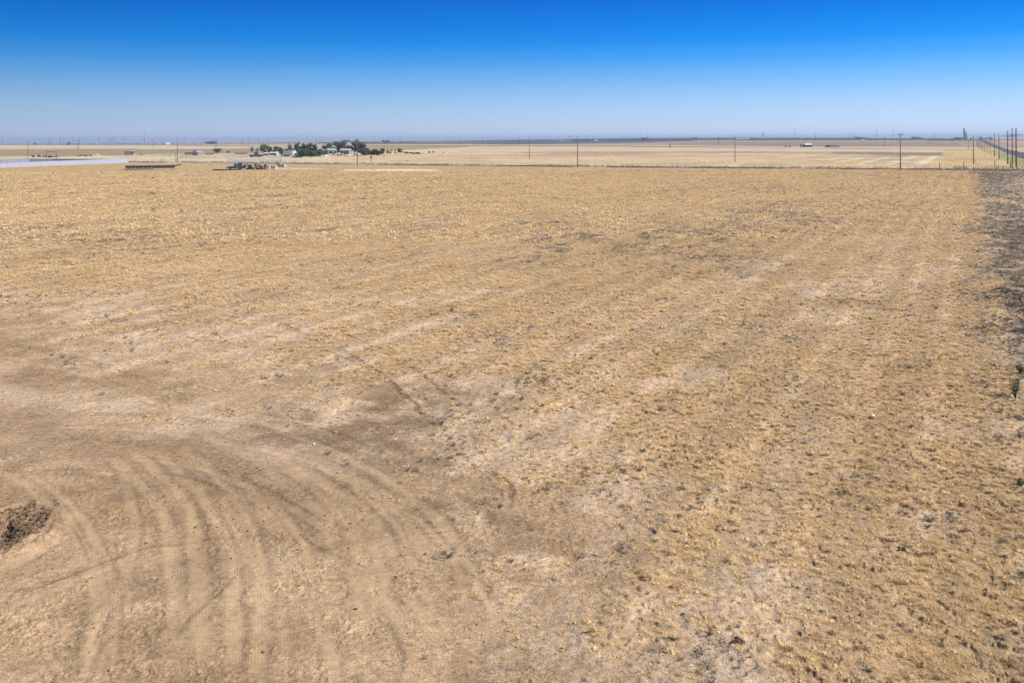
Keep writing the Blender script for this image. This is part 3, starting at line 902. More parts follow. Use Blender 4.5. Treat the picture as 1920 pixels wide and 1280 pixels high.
def gather(k): return np.concatenate(gp_[k]), np.concatenate(gs_[k])
P, S_ = gather('n'); scatter('dry_grass', P, S_, NEAR, 1)
P, S_ = gather('m'); scatter('dry_grass', P, S_, MID, 2)
P, S_ = gather('f'); scatter('dry_grass', P, S_, FAR, 3)
P, S_ = gather('wn'); scatter('dead_weeds', P, S_, WN, 4)
P, S_ = gather('wf'); scatter('dead_weeds', P, S_, WF, 5)
# straw litter and small clods lying on the worked dirt
n = 26000
x, y = ring(n, 15, 60)
mk = masks(x, y); ok = rng.random(n) < (mk[0] * (0.2 + 0.8 * smooth(0.42, 0.6, fbm(x * .6, y * .6, 191, 3))) * 0.5 + 0.10 * (1 - mk[0]))
x, y = x[ok], y[ok]; z = height(x, y, [q[ok] for q in mk])
scatter('soil_clods', np.stack([x, y, z], 1), 0.028 + 0.045 * rng.random(len(x)) ** 5, CL, 6, 0.6)
n = 1300
a = rng.uniform(0, 2 * math.pi, n); r_ = 1.0 * rng.random(n) ** 0.9
x = PIT[0] + r_ * np.cos(a) / 0.9; y = PIT[1] + r_ * np.sin(a) / 0.62
z = height(x, y)
scatter('damp_clods', np.stack([x, y, z], 1), 0.035 + 0.10 * rng.random(n) ** 4, DCL, 7, 0.6)
LIT = [tuft_mesh('straw_litter', leaf_mat('bleached_straw', (0.78, 0.66, 0.46), (0.60, 0.48, 0.31)), 3, 0.02, 0.14, 0.012, 0.2, 700 + i, 1) for i in range(4)]
n = 130000
x, y = ring(n, 15, 55)
mk = masks(x, y); ok = rng.random(n) < (0.55 * smooth(0.45, 0.62, fbm(x * .9, y * .9, 193, 3)) + 0.08)
x, y = x[ok], y[ok]; z = height(x, y, [q[ok] for q in mk]) + 0.012
scatter('straw_litter', np.stack([x, y, z], 1), rng.uniform(0.25, 0.9, len(x)), LIT, 8, 0.25)
print('scatter', {k: sum(len(q) for q in v) for k, v in gs_.items()})

# ------------------------------------------------------------------ THINGS
M = dict(
    wood=mat('weathered_pole_wood', (0.16, 0.105, 0.07), 0.9, 0.25, 6), greywood=mat('grey_timber', (0.30, 0.27, 0.23), 0.9, 0.25, 5),
    steel=mat('galvanised_steel', (0.40, 0.40, 0.44), 0.5, 0.15, 4, 0.1), rust=mat('rusty_steel', (0.17, 0.075, 0.045), 0.8, 0.35, 3),
    dark=mat('dark_steel', (0.045, 0.042, 0.042), 0.6, 0.3, 3), black=mat('black_rubber', (0.022, 0.022, 0.024), 0.8, 0.2, 6),
    white=mat('white_paint', (0.70, 0.70, 0.70), 0.5, 0.08, 1.5), offw=mat('faded_white_siding', (0.50, 0.50, 0.50), 0.7, 0.12, 1.5),
    panel=mat('pale_metal_panel', (0.36, 0.395, 0.49), 0.45, 0.06, 0.8), blueroof=mat('pale_blue_roof', (0.45, 0.55, 0.62), 0.6, 0.1, 1.5),
    navy=mat('dark_blue_paint', (0.035, 0.05, 0.10), 0.35, 0.15, 2), brown=mat('brown_boards', (0.17, 0.105, 0.085), 0.85, 0.25, 3),
    mauve=mat('faded_brown_roof', (0.36, 0.27, 0.26), 0.8, 0.2, 2), darkroof=mat('dark_shingle_roof', (0.09, 0.08, 0.09), 0.85, 0.2, 3),
    red=mat('oxide_red_paint', (0.16, 0.045, 0.035), 0.6, 0.2, 3), glass=mat('window_glass', (0.03, 0.035, 0.045), 0.1, 0.1, 2),
    yellow=mat('machine_yellow', (0.62, 0.42, 0.03), 0.5, 0.12, 3), green=mat('machine_green', (0.05, 0.14, 0.05), 0.5, 0.15, 3),
    grey=mat('grey_siding', (0.34, 0.33, 0.34), 0.8, 0.15, 2), tan=mat('tan_siding', (0.52, 0.42, 0.33), 0.85, 0.12, 2), conc=mat('elevator_concrete', (0.30, 0.32, 0.34), 0.85, 0.15, 0.3),
    bark=mat('bark', (0.10, 0.075, 0.055), 0.95, 0.3, 5), insul=mat('porcelain_insulator', (0.35, 0.30, 0.27), 0.3, 0.1, 9), bleach=mat('bleached_wood', (0.74, 0.68, 0.56), 0.9, 0.1, 8),
    tarp=mat('plastic_scrap', (0.62, 0.60, 0.56), 0.4, 0.05, 3))
G1 = leaf_mat('green_leaves', (0.065, 0.115, 0.035), (0.135, 0.205, 0.06), 0.5, 0.25)
G2m = leaf_mat('dark_leaves', (0.04, 0.062, 0.035), (0.10, 0.13, 0.06), 0.5, 0.2)
G3 = leaf_mat('olive_leaves', (0.095, 0.11, 0.05), (0.19, 0.20, 0.09), 0.5, 0.2)
G4 = leaf_mat('bare_grey_twigs', (0.07, 0.058, 0.05), (0.155, 0.13, 0.11), 0.6, 0.1)
G5 = leaf_mat('brown_brush', (0.055, 0.045, 0.035), (0.13, 0.10, 0.075), 0.6, 0.1)


def face(p, extra=0.0):
    return -math.atan2(p.x, p.y) + extra


# ---- utility poles
def pole(px, by, ty, label, arm=None, cat='utility pole', group=None, r=None, dist=None, arms=(), name='utility_pole', brace=None, shaft='wood', twin=0.0):
    if dist is None:
        p, mpp = stand(px, by)
    else:
        p = at_dist(px, dist); p.z = hz(p.x, p.y); mpp = dist / F
        by = project(p.x, p.y, p.z)[1]
    h = (by - ty) * mpp
    r = r or 0.17
    t = empty(name, (p.x, p.y, p.z), face(p), label, cat, group)
    for sx in ((-twin / 2, twin / 2) if twin else (0,)):
        MB().bar((sx, 0, -0.6), (sx, 0, h), r, r * 0.68, 10 if r < .4 else 6).build('shaft', M[shaft], t, True)
    for (z, w_, rz) in arms:
        a = MB().box(0, -r * 0.9, h - z - 0.07, w_, 0.12, 0.14).build('crossarm', M['wood'], t)
        a.rotation_euler = (0, 0, rz)
        for sx in (-0.46, 0, 0.46):
            MB().bar((sx * w_, -r * .9, h - z + 0.07), (sx * w_, -r * .9, h - z + 0.33), 0.06, 0.04, 6).build('insulator', M['insul'], a)
    if not arms and not twin and dist is None and mpp < 0.5:
        MB().bar((0, 0, h), (0, 0, h + 0.22), 0.05, 0.035, 6).build('insulator', M['insul'], t)
    if brace:
        MB().bar((brace[0], 0, 0), (0, 0, brace[1]), 0.09, 0.07, 6).build('brace', M['wood'], t)
    return t

GF = 'poles along the wire fence'
pole(52.3, 301, 261.5, 'brown utility pole rising between the two pale panel fences', group=GF)
pole(332.5, 304.6, 259.5, 'bare utility pole on the fence line between long trailer and steel frame', group=GF)
pole(670, 309.3, 259, 'brown utility pole standing in front of the farm trees and parked white cars', group=GF)
pole(1083, 313.6, 257, 'dark utility pole on the fence line in open field, midway between two shorter poles', group=GF)
pole(1688.3, 318.2, 250.8, 'tall utility pole with small crossarm at the fence, beside the pale farm track', arms=((0.35, 1.9, 0.1),), group=GF)
GB = 'poles standing in the field beyond the fence'
pole(720, 295.6, 261.5, 'thin utility pole beside the yellow machinery of the farmyard', group=GB, r=0.15)
pole(992.4, 298.6, 257.6, 'slim utility pole standing alone in the cream field', group=GB, r=0.15)
pole(1378.3, 303.4, 254, 'slim utility pole in the cream field between fence and far barns', group=GB, r=0.16)
pole(1825.3, 308.8, 253.5, 'utility pole with a slanting brace at the corner of the golden field', group=GB, r=0.17, brace=(1.1, 2.6))
GR = 'poles along the highway'
pole(1905.4, 314.0, 240.5, 'thickest dark pole with crossarm by the green roadside grass', arms=((2.2, 4.0, 0.15),), group=GR, r=0.26)
pole(1898.2, 314.6, 240, 'pole with crossarm, middle of the three tallest beside the highway', arms=((2.7, 3.8, 0.15),), group=GR, r=0.20)
pole(1889.6, 308.2, 245, 'dark pole with two crossarms, the left of the three tallest beside the highway', arms=((2.0, 3.7, 0.15), (3.3, 2.3, 0.15)), group=GR, r=0.22)
pole(1873.3, 299.6, 253.5, 'highway pole with green verge behind it, fourth from the field corner', group=GR, r=0.19)
pole(1864.6, 293.8, 250.3, 'highway pole rising above the horizon beyond the leaning fence posts', group=GR, r=0.20)
HP = [(1856.3, 289.6, 258.7), (1850.9, 287.2, 260.5), (1846.4, 284.8, 261), (1842.8, 283.0, 262), (1839.9, 281.2, 262.4), (1837.2, 279.6, 263), (1835.0, 278.0, 263.6), (1832.9, 276.4, 264.4), (1831.2, 275.0, 265.2)]
for i, (a, b_, c) in enumerate(HP):
    pole(a, b_, c, 'small receding pole in the row along the west side of the highway', group='far poles receding along the highway', r=0.2)
pole(1815.6, 279.4, 262.3, 'thin pole at the end of the dark field line west of the highway', r=0.2)
pole(1658.4, 276.6, 262.6, 'thin pole standing in the far grey-brown field', r=0.2)
pole(1510.6, 275.4, 262.0, 'pole beside the white roofed house in the far field', r=0.3)
pole(696, 306.0, 293.4, 'short post with a dark box on top beyond the fence', name='post_box', cat='post', r=0.12)
MBX = MB().box(0, 0, 0, 0.9, 0.4, 0.7)
_p, _m = stand(696, 306.0)
_t = [o for o in bpy.data.objects if o.name.startswith('post_box')][0]
_b = MBX.build('box', M['dark'], _t); _b.location = (0, 0, 12.6 * _m - 0.7)

# ---- far structures on the horizon
GT = 'pylons of the far transmission line'
for (x, by, ty, lb) in ((146.4, 280.0, 261.8, 'two legged wooden pylon above the pale fences'), (250.3, 271.5, 261.5, 'two legged pylon behind the open lean-to shed'), (286.2, 275, 260.3, 'two legged pylon between lean-to shed and trailer'),
                        (405.0, 276.5, 260.2, 'two legged pylon beyond the low corral fence'), (503, 273.5, 261.3, 'stout pylon right behind the roundest green tree'),
                        (592.6, 276, 260.4, 'two legged pylon behind the dark farm trees')):
    pole(x, by, ty, lb, group=GT, twin=1.6, r=0.22, arms=((1.2, 3.6, 0.0),), name='transmission_pylon', cat='pylon')
for (x, by, ty, lb) in ((862.0, 271.2, 260, 'dark pylon in the mauve far field'), (972.3, 270.6, 258.8, 'pylon before the blue field band'), (1214, 267.2, 252.8, 'tall thin pylon before the blue woods band'),
                        (1256.5, 263.2, 253.5, 'paired thin pylon near the blue woods'), (1347.4, 263.8, 249, 'tall mast near the long low hall'), (1393, 262, 254, 'short faint mast before the long low hall')):
    pole(x, by, ty, lb, group=GT, r=0.55, arms=((1.5, 6.0, 0.0),), name='transmission_pylon', cat='pylon')
GM = 'faint masts on the left horizon'
for (x, ty, lb) in ((4.2, 255.5, 'leftmost faint mast on the horizon'), (92.5, 258.5, 'faint mast above the brush piles'), (114, 257.5, 'faint thicker mast, left of a close pair'), (119.6, 258.5, 'faint mast, right of a close pair'),
                    (137, 252.5, 'tallest thin mast left of the two legged pylon'), (149.3, 255.5, 'faint mast just right of the two legged pylon'), (185.5, 256, 'faint mast standing alone beyond the enclosure'),
                    (205.5, 257, 'first of three faint masts beyond the fence end'), (210, 253, 'second of three faint masts beyond the fence end'), (215.2, 255.5, 'third of three faint masts beyond the fence end'),
                    (233, 256, 'faint mast behind the shed'), (270.8, 248.5, 'tall faint mast right of the shed')):
    pole(x, 0, ty, lb, group=GM, dist=3300, r=0.75, arms=((2.0, 7.0, 0.2),), name='distant_mast', cat='mast', shaft='dark')
for (x, ty) in ((306, 258), (346, 259), (381, 258.5), (454, 258.8), (465, 258), (484, 258.5), (640, 258.5), (750, 256.5), (795, 256), (905, 255.5), (1048, 254), (1102, 253.6), (1113, 253.8), (1172, 253.5)):
    pole(x, 0, ty, 'tiny faint mast on the hazy horizon', group='tiny masts on the horizon', dist=3600, r=0.6, name='distant_mast', cat='mast', shaft='dark')
GQ = 'masts on the right horizon'
for (x, ty, lb) in ((1460.5, 250.2, 'thin mast right of the far water tower'), (1490, 245.8, 'tall mast left of the white roofed house'), (1529, 249, 'faint mast above the dark roofed barn'),
                    (1594.5, 252, 'short mast right of the dark roofed barn'), (1600.5, 250, 'faint mast at the edge of the far grove'), (1643.5, 242.5, 'tallest mast left of the crossarm pole'),
                    (1674.8, 243.6, 'faint mast just left of the tall crossarm pole'), (1751.6, 248.6, 'dark mast between crossarm pole and grain elevator')):
    pole(x, 0, ty, lb, group=GQ, dist=2600, r=0.5, arms=((2.2, 5.5, 0.2),), name='distant_mast', cat='mast', shaft='dark')


# ---- trees
def tree(px, by, ty, wpx, m, label, leaves=420, lobes=7, dist=None, name='tree', cat='tree', group=None, trunk=0.22, seed=0, sc=1.0, bottom=0.12, depth=0.8):
    if dist is None:
        p, mpp = stand(px, by)
    else:
        p = at_dist(px, dist); p.z = hz(p.x, p.y); mpp = dist / F; by = project(p.x, p.y, p.z)[1]
    h = (by - ty) * mpp; w_ = wpx * mpp
    if name.startswith('distant'): h *= .68
    if name == 'tree': h *= 1.1; w_ *= 1.3; leaves = int(leaves * 1.6)
    rr = random.Random(int(px * 7 + by * 3) + seed)
    t = empty(name, (p.x, p.y, p.z), face(p), label, cat, group)
    tb = MB(); tr = max(0.06, h * 0.028)
    top = Vector((rr.uniform(-.05, .05) * w_, 0, h * 0.5))
    tb.bar((0, 0, -0.3), top, tr, tr * 0.6, 7)
    lob = []
    for k in range(lobes):
        a = rr.uniform(0, 2 * math.pi); q = rr.uniform(0.12, 0.36)
        z = rr.uniform(bottom + 0.22, 0.82) if k > 1 else (0.84 if k == 0 else bottom + 0.25)
        c = Vector((math.cos(a) * q * w_, math.sin(a) * q * w_ * depth, z * h))
        rad = Vector((w_ * rr.uniform(.20, .31), w_ * rr.uniform(.2, .3) * depth, h * rr.uniform(.16, .24)))
        lob.append((c, rad))
        tb.bar(top * rr.uniform(.4, 1), c, tr * .45, tr * .2, 5)
    tb.build('trunk', M['bark'], t)
    lf = MB(); ls = max(0.085 * w_, 0.2) * sc
    for k in range(leaves):
        c, rad = lob[rr.randrange(lobes)]
        d = Vector((rr.gauss(0, 1), rr.gauss(0, 1), rr.gauss(0, 1))).normalized() * rr.uniform(0.3, 1.05)
        q = c + Vector((d.x * rad.x, d.y * rad.y, d.z * rad.z))
        if q.z < bottom * h * .6: q.z = bottom * h * rr.uniform(.6, 1.4)
        n = (d + Vector((rr.gauss(0, .5), rr.gauss(0, .5), rr.gauss(0, .5)))).normalized()
        a = n.orthogonal().normalized(); b = n.cross(a); s = ls * rr.uniform(.5, 1.25)
        a = a * s; b = b * s * rr.uniform(.5, .9)
        lf.quad(q - a, q - b, q + a * .9, q + b)
    lf.build('crown', m, t)
    return t

tree(495.2, 290.0, 272.6, 14, G1, 'round bright green tree behind the pale blue shed')
tree(506.5, 290.0, 277.5, 9, G2m, 'darker low tree just right of the round green tree')
tree(519, 290.5, 276.8, 17, G1, 'broad bright green bush tree behind the white shed')
tree(472.5, 288.5, 276.5, 6, G4, 'bare grey twiggy tree left of the dark truck', leaves=160)
tree(482.8, 287.0, 277.6, 5, G3, 'small yellowish sapling by the dark truck', leaves=140)
tree(407, 288.5, 279.6, 13, G3, 'olive tree at the end of the corral fence')
tree(545, 291, 273.5, 16, G3, 'olive green tree behind the white box trailer')
tree(557.5, 290.5, 268.3, 8, G2m, 'tall narrow dark evergreen above the white box trailer', lobes=8)
tree(566, 291, 271.5, 14, G2m, 'dark tree right of the narrow evergreen')
tree(579, 291, 270, 16, G1, 'mid green tree between the dark trees and blue roof')
tree(590.5, 291, 272.8, 12, G2m, 'dark green tree left of the pale blue roof')
tree(572, 293.5, 281, 26, G2m, 'wide dark hedge of shrubs right of the white box trailer', lobes=10, leaves=600, bottom=0.02)
tree(601, 293.5, 282, 22, G2m, 'dark shrubs in front of the pale blue roof', lobes=9, leaves=500, bottom=0.02)
tree(623, 289.5, 267.6, 17, G1, 'fresh green tree above the grey farmhouse')
tree(641.5, 289.5, 267.8, 15, G1, 'bright green tree behind the grey farmhouse')
tree(663.5, 291, 265.6, 18, G3, 'tall olive tree right of the grey farmhouse', leaves=600, lobes=9)
tree(677, 291.5, 270.5, 20, G4, 'large grey leafless tree beside the tall olive tree', leaves=620, lobes=9)
tree(690, 291.0, 279, 18, G4, 'low grey brush at the foot of the leafless tree', bottom=0.02)
tree(708.5, 291, 282, 18, G5, 'dark tangled brush beside the yellow machinery', bottom=0.02)
tree(718.5, 287.5, 279, 8, G5, 'dark rounded bush behind the thin pole', bottom=0.05)
tree(750.5, 287.0, 279.2, 8, G2m, 'dark green bush right of the yellow machinery', bottom=0.02)
tree(529, 291.5, 281.5, 12, G2m, 'low dark tree between the white shed and the red shed', bottom=.03)
tree(551, 290.5, 276, 12, G2m, 'dark tree peeking over the middle of the white box trailer')
tree(611, 290.5, 275, 14, G2m, 'dark tree between pale blue roof and long farmhouse')
tree(633, 290, 272, 12, G2m, 'dark green tree between the two fresh green ones')
tree(654, 291, 274, 10, G2m, 'dark tree close to the left of the tall olive tree')
tree(585, 294, 284, 20, G2m, 'low dark shrubs below the pale blue roof', bottom=.0, lobes=9)
tree(699, 291, 281.5, 12, G5, 'brown brush between grey brush and dark tangle', bottom=.0)
GS = 'scrub mounds in the fields'
for i, (x, by, ty, w_, lb) in enumerate(((62, 295.4, 290.4, 8, 'dark scrub mound, left end of the brush row behind the fence'), (73, 295, 291, 10, 'dark scrub mound in the brush row behind the fence'), (84, 295, 291.5, 9, 'low brush mound left of the timber gateway'),
                          (94.5, 295.6, 292, 11, 'dark brush mound seen through the timber gateway'), (105, 294.6, 292.6, 8, 'small brush mound right of the timber gateway'),
                          (149.5, 292.9, 290.4, 9, 'flat dark brush mound right of the two legged pylon'), (160.5, 292.9, 290.6, 8, 'second flat dark brush mound near the pylon'), (171, 292.7, 290.8, 6, 'small brush clump beside the pale arch'),
                          (265, 290.2, 288.9, 9, 'thin scrub line right of the lean-to shed'), (762, 288, 284.8, 12, 'brown scrub right of the machinery'), (770, 288.4, 285.6, 9, 'small brown scrub right of the machinery'), (782, 288.6, 286, 14, 'low brown scrub between machinery and dark mounds'),
                          (804.5, 286.9, 283.7, 7, 'dark mound, left of a pair in the open field'), (812.8, 286.7, 283.5, 5, 'dark mound, right of a pair in the open field'), (830.5, 286.9, 285.6, 4, 'tiny dark clump beyond the pair of mounds'),
                          (1472.6, 276.2, 273.6, 5, 'dark bush far left of the white roofed house'), (1481, 276.2, 273.2, 5, 'dark bush left of the white roofed house'), (1500.5, 276.0, 271.5, 6, 'bush close beside the white roofed house'),
                          (521, 309.9, 307.4, 5, 'dark weed clump behind the steel frame'), (533.5, 311, 308.6, 6, 'second weed clump behind the steel frame'))):
    tree(x, by, ty, w_, G5, lb, leaves=120, lobes=5, name='scrub_bush', cat='bush', group=GS, bottom=0.0, sc=1.3)
# far groves
for i, (x, ty, w_, d, lb) in enumerate(((1614, 253.4, 22, 2700, 'long low grove left of the tallest mast'), (1837, 252.6, 9, 2500, 'dark tree where the highway meets the horizon'), (1842.5, 254.4, 5, 2500, 'small tree beside the highway on the horizon'),
                                        (1848, 253.9, 7, 2500, 'round tree right of the highway on the horizon'), (1856.5, 253.8, 11, 2500, 'broad tree right of the highway on the horizon'), (1796, 254.8, 20, 2600, 'low grove left of the grain elevator'),
                                        (1718, 254.8, 24, 3000, 'hazy grove between mast and tall crossarm pole'), (65.5, 262.6, 8, 2500, 'dark hazy grove at the far left horizon'), (130, 263.3, 10, 2600, 'flat hazy grove beyond the brush row'),
                                        (395, 262.6, 26, 2900, 'hazy grove beyond the corral'), (642, 260.6, 34, 2600, 'bluish grove beyond the farm trees'), (722, 260.2, 18, 2700, 'hazy grove behind the thin farmyard pole'), (1205, 256.2, 26, 3100, 'grove near the tall thin pylon'), (1298, 255.6, 18, 3100, 'grove right of the tall thin pylon'))):
    tree(x, 0, ty, w_, G2m, lb, dist=d, leaves=260, lobes=9, name='distant_grove' if w_ > 12 else 'distant_tree', cat='trees' if w_ > 12 else 'tree', bottom=0.0, sc=0.7, depth=0.3)


# ---- buildings
def building(px, by, wpx, hpx, label, wall, roof, name='house', cat='house', depth=7.0, yaw=0.15, roof_h=0.35, gable_x=True, door=None, windows=(), dist=None, parts=None, group=None, skip=False):
    if dist is None:
        p, mpp = stand(px, by)
    else:
        p = at_dist(px, dist); p.z = hz(p.x, p.y); mpp = dist / F
    W_, H_ = wpx * mpp, hpx * mpp; wh = H_ * (1 - roof_h)
    t = empty(name, (p.x, p.y, p.z - 0.1), face(p, yaw), label, cat, group)
    MB().box(0, depth / 2, 0, W_ * .95, depth * .95, wh).build('wall', M[wall], t)
    r = MB(); rh = H_ - wh
    if gable_x:        # ridge runs left to right
        n = [(-0.2, wh - .05), (depth / 2, wh + rh), (depth + .2, wh - .05), (depth / 2, wh - .1)]
        k = len(r.v)
        for sx in (-W_ / 2, W_ / 2):
            r.v += [(sx, a, b) for a, b in n]
        r.f += [(k, k + 1, k + 2, k + 3), (k + 7, k + 6, k + 5, k + 4)] + [(k + (i + 1) % 4, k + i, k + 4 + i, k + 4 + (i + 1) % 4) for i in range(4)]
    else:
        r.prism([(-W_ / 2 - .2, wh - .05), (0, wh + rh), (W_ / 2 + .2, wh - .05), (0, wh - .1)], -0.2, depth + .2)
    r.build('roof', M[roof], t)
    if door is not None:
        d_ = MB().box(door * W_ / 2, -0.0 + depth * .025 - .04, 0, 1.0, 0.1, min(2.1, wh * .85)).build('door', M['red'], t)
    for q in windows:
        MB().box(q * W_ / 2, depth * .025 - .03, wh * .4, 1.3, 0.1, wh * .36).build('window', M['glass'], t)
    return t

# lean-to shed on the left
p, mpp = stand(244.5, 290.6)
t = empty('lean_to_shed', p, face(p), 'open lean-to shed, closed dark half and open pale half, beyond the pale fence', 'shed')
W_, H_ = 21 * mpp, 8.2 * mpp
MB().box(-W_ * .23, 1.7, 0, W_ * .52, 3.4, H_ * .82).build('wall', M['brown'], t)
MB().box(W_ * .22, 3.3, 0, W_ * .36, .12, H_ * .72).build('back_wall', M['offw'], t)
rf = MB(); rf.prism([(-W_ / 2, H_ * .84), (-W_ * .05, H_ * .90), (W_ / 2, H_ * 1.0), (W_ / 2, H_ * .93), (0, H_ * .80)], -.3, 3.7); rf.build('roof', M['steel'], t)
for sx in (W_ * .14, W_ * .47):
    MB().bar((sx, 0, 0), (sx, 0, H_ * .93), .12, .1, 6).build('post', M['wood'], t)

building(377.5, 291.2, 14, 8.6, 'small gabled barn with dark end and faded brown roof by the corral', 'mauve', 'mauve', 'barn', 'barn', depth=8, yaw=0.5, roof_h=0.45)
building(367.6, 290.6, 8.4, 9.8, 'dark gabled end barn joined to the faded brown barn', 'brown', 'darkroof', 'barn', 'barn', depth=6, yaw=0.1, roof_h=0.42, gable_x=False)
building(356, 289.9, 16, 4.4, 'low dark shed left of the gabled barn', 'brown', 'darkroof', 'shed', 'shed', depth=4, roof_h=0.3)
building(394, 290.6, 15, 4.0, 'low brown roofed pen right of the gabled barn', 'mauve', 'brown', 'shed', 'shed', depth=4, roof_h=0.4)
building(428.5, 286.5, 4.5, 3.4, 'tiny dark hut beyond the corral fence', 'dark', 'dark', 'hut', 'shed', depth=3)
building(453, 288.8, 22, 2.6, 'long low brown shed between corral and dark truck', 'brown', 'brown', 'shed', 'shed', depth=4)
building(511.5, 292.2, 15, 7.4, 'white mobile home with porch in front of bright green trees', 'offw', 'white', 'mobile_home', 'house', depth=6, yaw=-0.2, roof_h=0.18, windows=(-.5, .1), door=.6)
building(499.8, 291.4, 8, 5.6, 'dark blue grey shed left of the white mobile home', 'navy', 'blueroof', 'shed', 'shed', depth=5, roof_h=.3)
building(536.3, 292.4, 5.4, 6.6, 'narrow oxide red shed left of the white box trailer', 'red', 'darkroof', 'shed', 'shed', depth=3, roof_h=.15)
building(590, 288.5, 17, 10.2, 'pale blue roofed house among dark trees', 'grey', 'blueroof', 'house', 'house', depth=10, roof_h=.5, windows=(-.5, 0, .5))
building(623.5, 291.3, 18, 13.2, 'long farmhouse with pale roof and dark shaded porch', 'grey', 'steel', 'farmhouse', 'house', depth=9, yaw=.25, roof_h=.22, windows=(-.6, -.2, .6), door=.2)
building(646, 292.0, 19, 13.6, 'grey weathered farmhouse with small windows behind the parked cars', 'grey', 'grey', 'farmhouse', 'house', depth=8, yaw=-.2, roof_h=.25, windows=(-.55, .0, .55), door=-.25)
building(640, 292.6, 10, 5.5, 'tan addition in front of the grey farmhouse', 'tan', 'mauve', 'shed', 'shed', depth=4, roof_h=.3, windows=(0,))
building(1517, 275.8, 14.5, 7.6, 'white roofed house alone in the far brown field', 'navy', 'offw', 'house', 'house', depth=9, yaw=.45, roof_h=.45, windows=(-.4, .3))
building(1566.5, 276.3, 21, 4.4, 'long dark roofed barn with pale gable end in the far field', 'white', 'darkroof', 'barn', 'barn', depth=12, yaw=.55, roof_h=.72)
for (x, w_, h_, d, wl, rf_, lb) in ((1394.5, 27, 3.2, 3000, 'navy', 'blueroof', 'long low blue hall on the horizon right of a slim pole'), (315, 8, 3.4, 2900, 'white', 'white', 'small white building on the hazy horizon right of the shed'),
                                   (1618, 6, 2.2, 2500, 'white', 'white', 'tiny white building before the long low grove'), (1874, 12, 3.0, 2300, 'white', 'steel', 'tiny pale building right of the highway trees'),
                                   (655, 8, 2.6, 2400, 'offw', 'blueroof', 'tiny bluish building beyond the farm trees'), (1052, 9, 2.0, 3000, 'tan', 'mauve', 'tiny pinkish building left of a fence line pole'), (1118, 8, 1.9, 3000, 'white', 'white', 'tiny white building right of a fence line pole')):
    building(x, 0, w_, h_, lb, wl, rf_, 'distant_building', 'building', depth=12, dist=d, roof_h=.3)

# grain elevator
p = at_dist(1809, 2400); p.z = hz(p.x, p.y); mpp = 2400 / F
by = project(p.x, p.y, p.z)[1]
t = empty('grain_elevator', p, face(p, .2), 'tall slender grain elevator with stepped top on the right horizon', 'grain elevator')
H_ = (by - 240.5) * mpp
el = MB()
for k in range(2):
    MB().bar((1.6 + 2.9 * k, 0, 0), (1.6 + 2.9 * k, 0, H_ * (.76 - .12 * k)), 2.2, 2.2, 14).build('silo', M['conc'], t, True)
MB().box(-1.9, 0, 0, 3.0, 3.4, H_).build('headhouse', M['conc'], t)
MB().bar((-1.9, 0, H_), (-1.9, 0, H_ + 5), .35, .2, 6).build('spout', M['dark'], t)
MB().box(-6.5, 0, 0, 4, 5, 5).build('annex', M['conc'], t)
# round-topped bin
p = at_dist(1821.5, 2300); p.z = hz(p.x, p.y); mpp = 2300 / F
t = empty('grain_bin', p, face(p), 'round topped dark bin right of the grain elevator', 'grain bin')
MB().bar((0, 0, 0), (0, 0, 5.0), 3.4, 3.4, 16).build('bin_wall', M['conc'], t, True)
MB().bar((0, 0, 5.0), (0, 0, 8.0), 3.5, .8, 16).build('bin_roof', M['dark'], t, True)
# water towers
for (x, ty, d, lb) in ((1430.5, 247.6, 2900, 'small water tower on the horizon right of the long low hall'), (1069, 253.6, 3100, 'small water tower on the horizon left of the dark pole')):
    p = at_dist(x, d); p.z = hz(p.x, p.y); mpp = d / F; by = project(p.x, p.y, p.z)[1]; H_ = (by - ty) * mpp
    t = empty('water_tower', p, 0, lb, 'water tower', 'water towers')
    MB().bar((0, 0, H_ * .66), (0, 0, H_ * .88), 2.6, 2.6, 12).build('tank', M['grey'], t, True)
    MB().bar((0, 0, H_ * .88), (0, 0, H_), 2.6, .4, 12).build('tank_roof', M['grey'], t, True)
    for a in range(4):
        c_, s_ = math.cos(a * 1.57 + .6), math.sin(a * 1.57 + .6)
        MB().bar((c_ * 3.2, s_ * 3.2, 0), (c_ * 2, s_ * 2, H_ * .68), .3, .25, 5).build('leg', M['grey'], t)


# ---- vehicles, trailers
def wheel(x, y, r, parent, w_=0.28):
    o = MB().bar((x, y - w_ / 2, r), (x, y + w_ / 2, r), r, r, 16).build('wheel', M['black'], parent)
    MB().bar((x, y - w_ / 2 - .01, r), (x, y - w_ / 2 + .03, r), r * .5, r * .5, 10).build('rim', M['grey'], o)
    return o


def car(px, by, length, label, body, rz=0.0, kind='car', group=None, h=1.5):
    p, mpp = stand(px, by)
    t = empty('parked_' + kind, p, face(p, rz), label, kind, group)
    L = length
    if kind == 'car':
        prof = [(-L / 2, .35), (-L / 2, .8), (-L * .42, .92), (-L * .3, 1.0), (-L * .17, h), (L * .15, h), (L * .28, .98), (L * .46, .88), (L / 2, .7), (L / 2, .35)]
        glass = [(-L * .27, 1.0), (-L * .155, h - .07), (L * .135, h - .07), (L * .245, 1.0)]
    else:
        prof = [(-L / 2, .5), (-L / 2, 1.05 * h / 1.8), (-L * .08, 1.05 * h / 1.8), (-L * .05, h), (L * .17, h), (L * .26, 1.1 * h / 1.8), (L * .48, 1.0 * h / 1.8), (L / 2, .85), (L / 2, .5)]
        glass = [(-L * .03, 1.12 * h / 1.8), (-L * .02, h - .1), (L * .155, h - .1), (L * .225, 1.12 * h / 1.8)]
    MB().prism(prof, -.9, .9).build('body', M[body], t)
    MB().prism(glass, -.915, .915).build('side_window', M['glass'], t)
    for sx in (-.31, .32):
        for sy in (-.82, .82):
            wheel(L * sx, sy, .36, t)
    return t

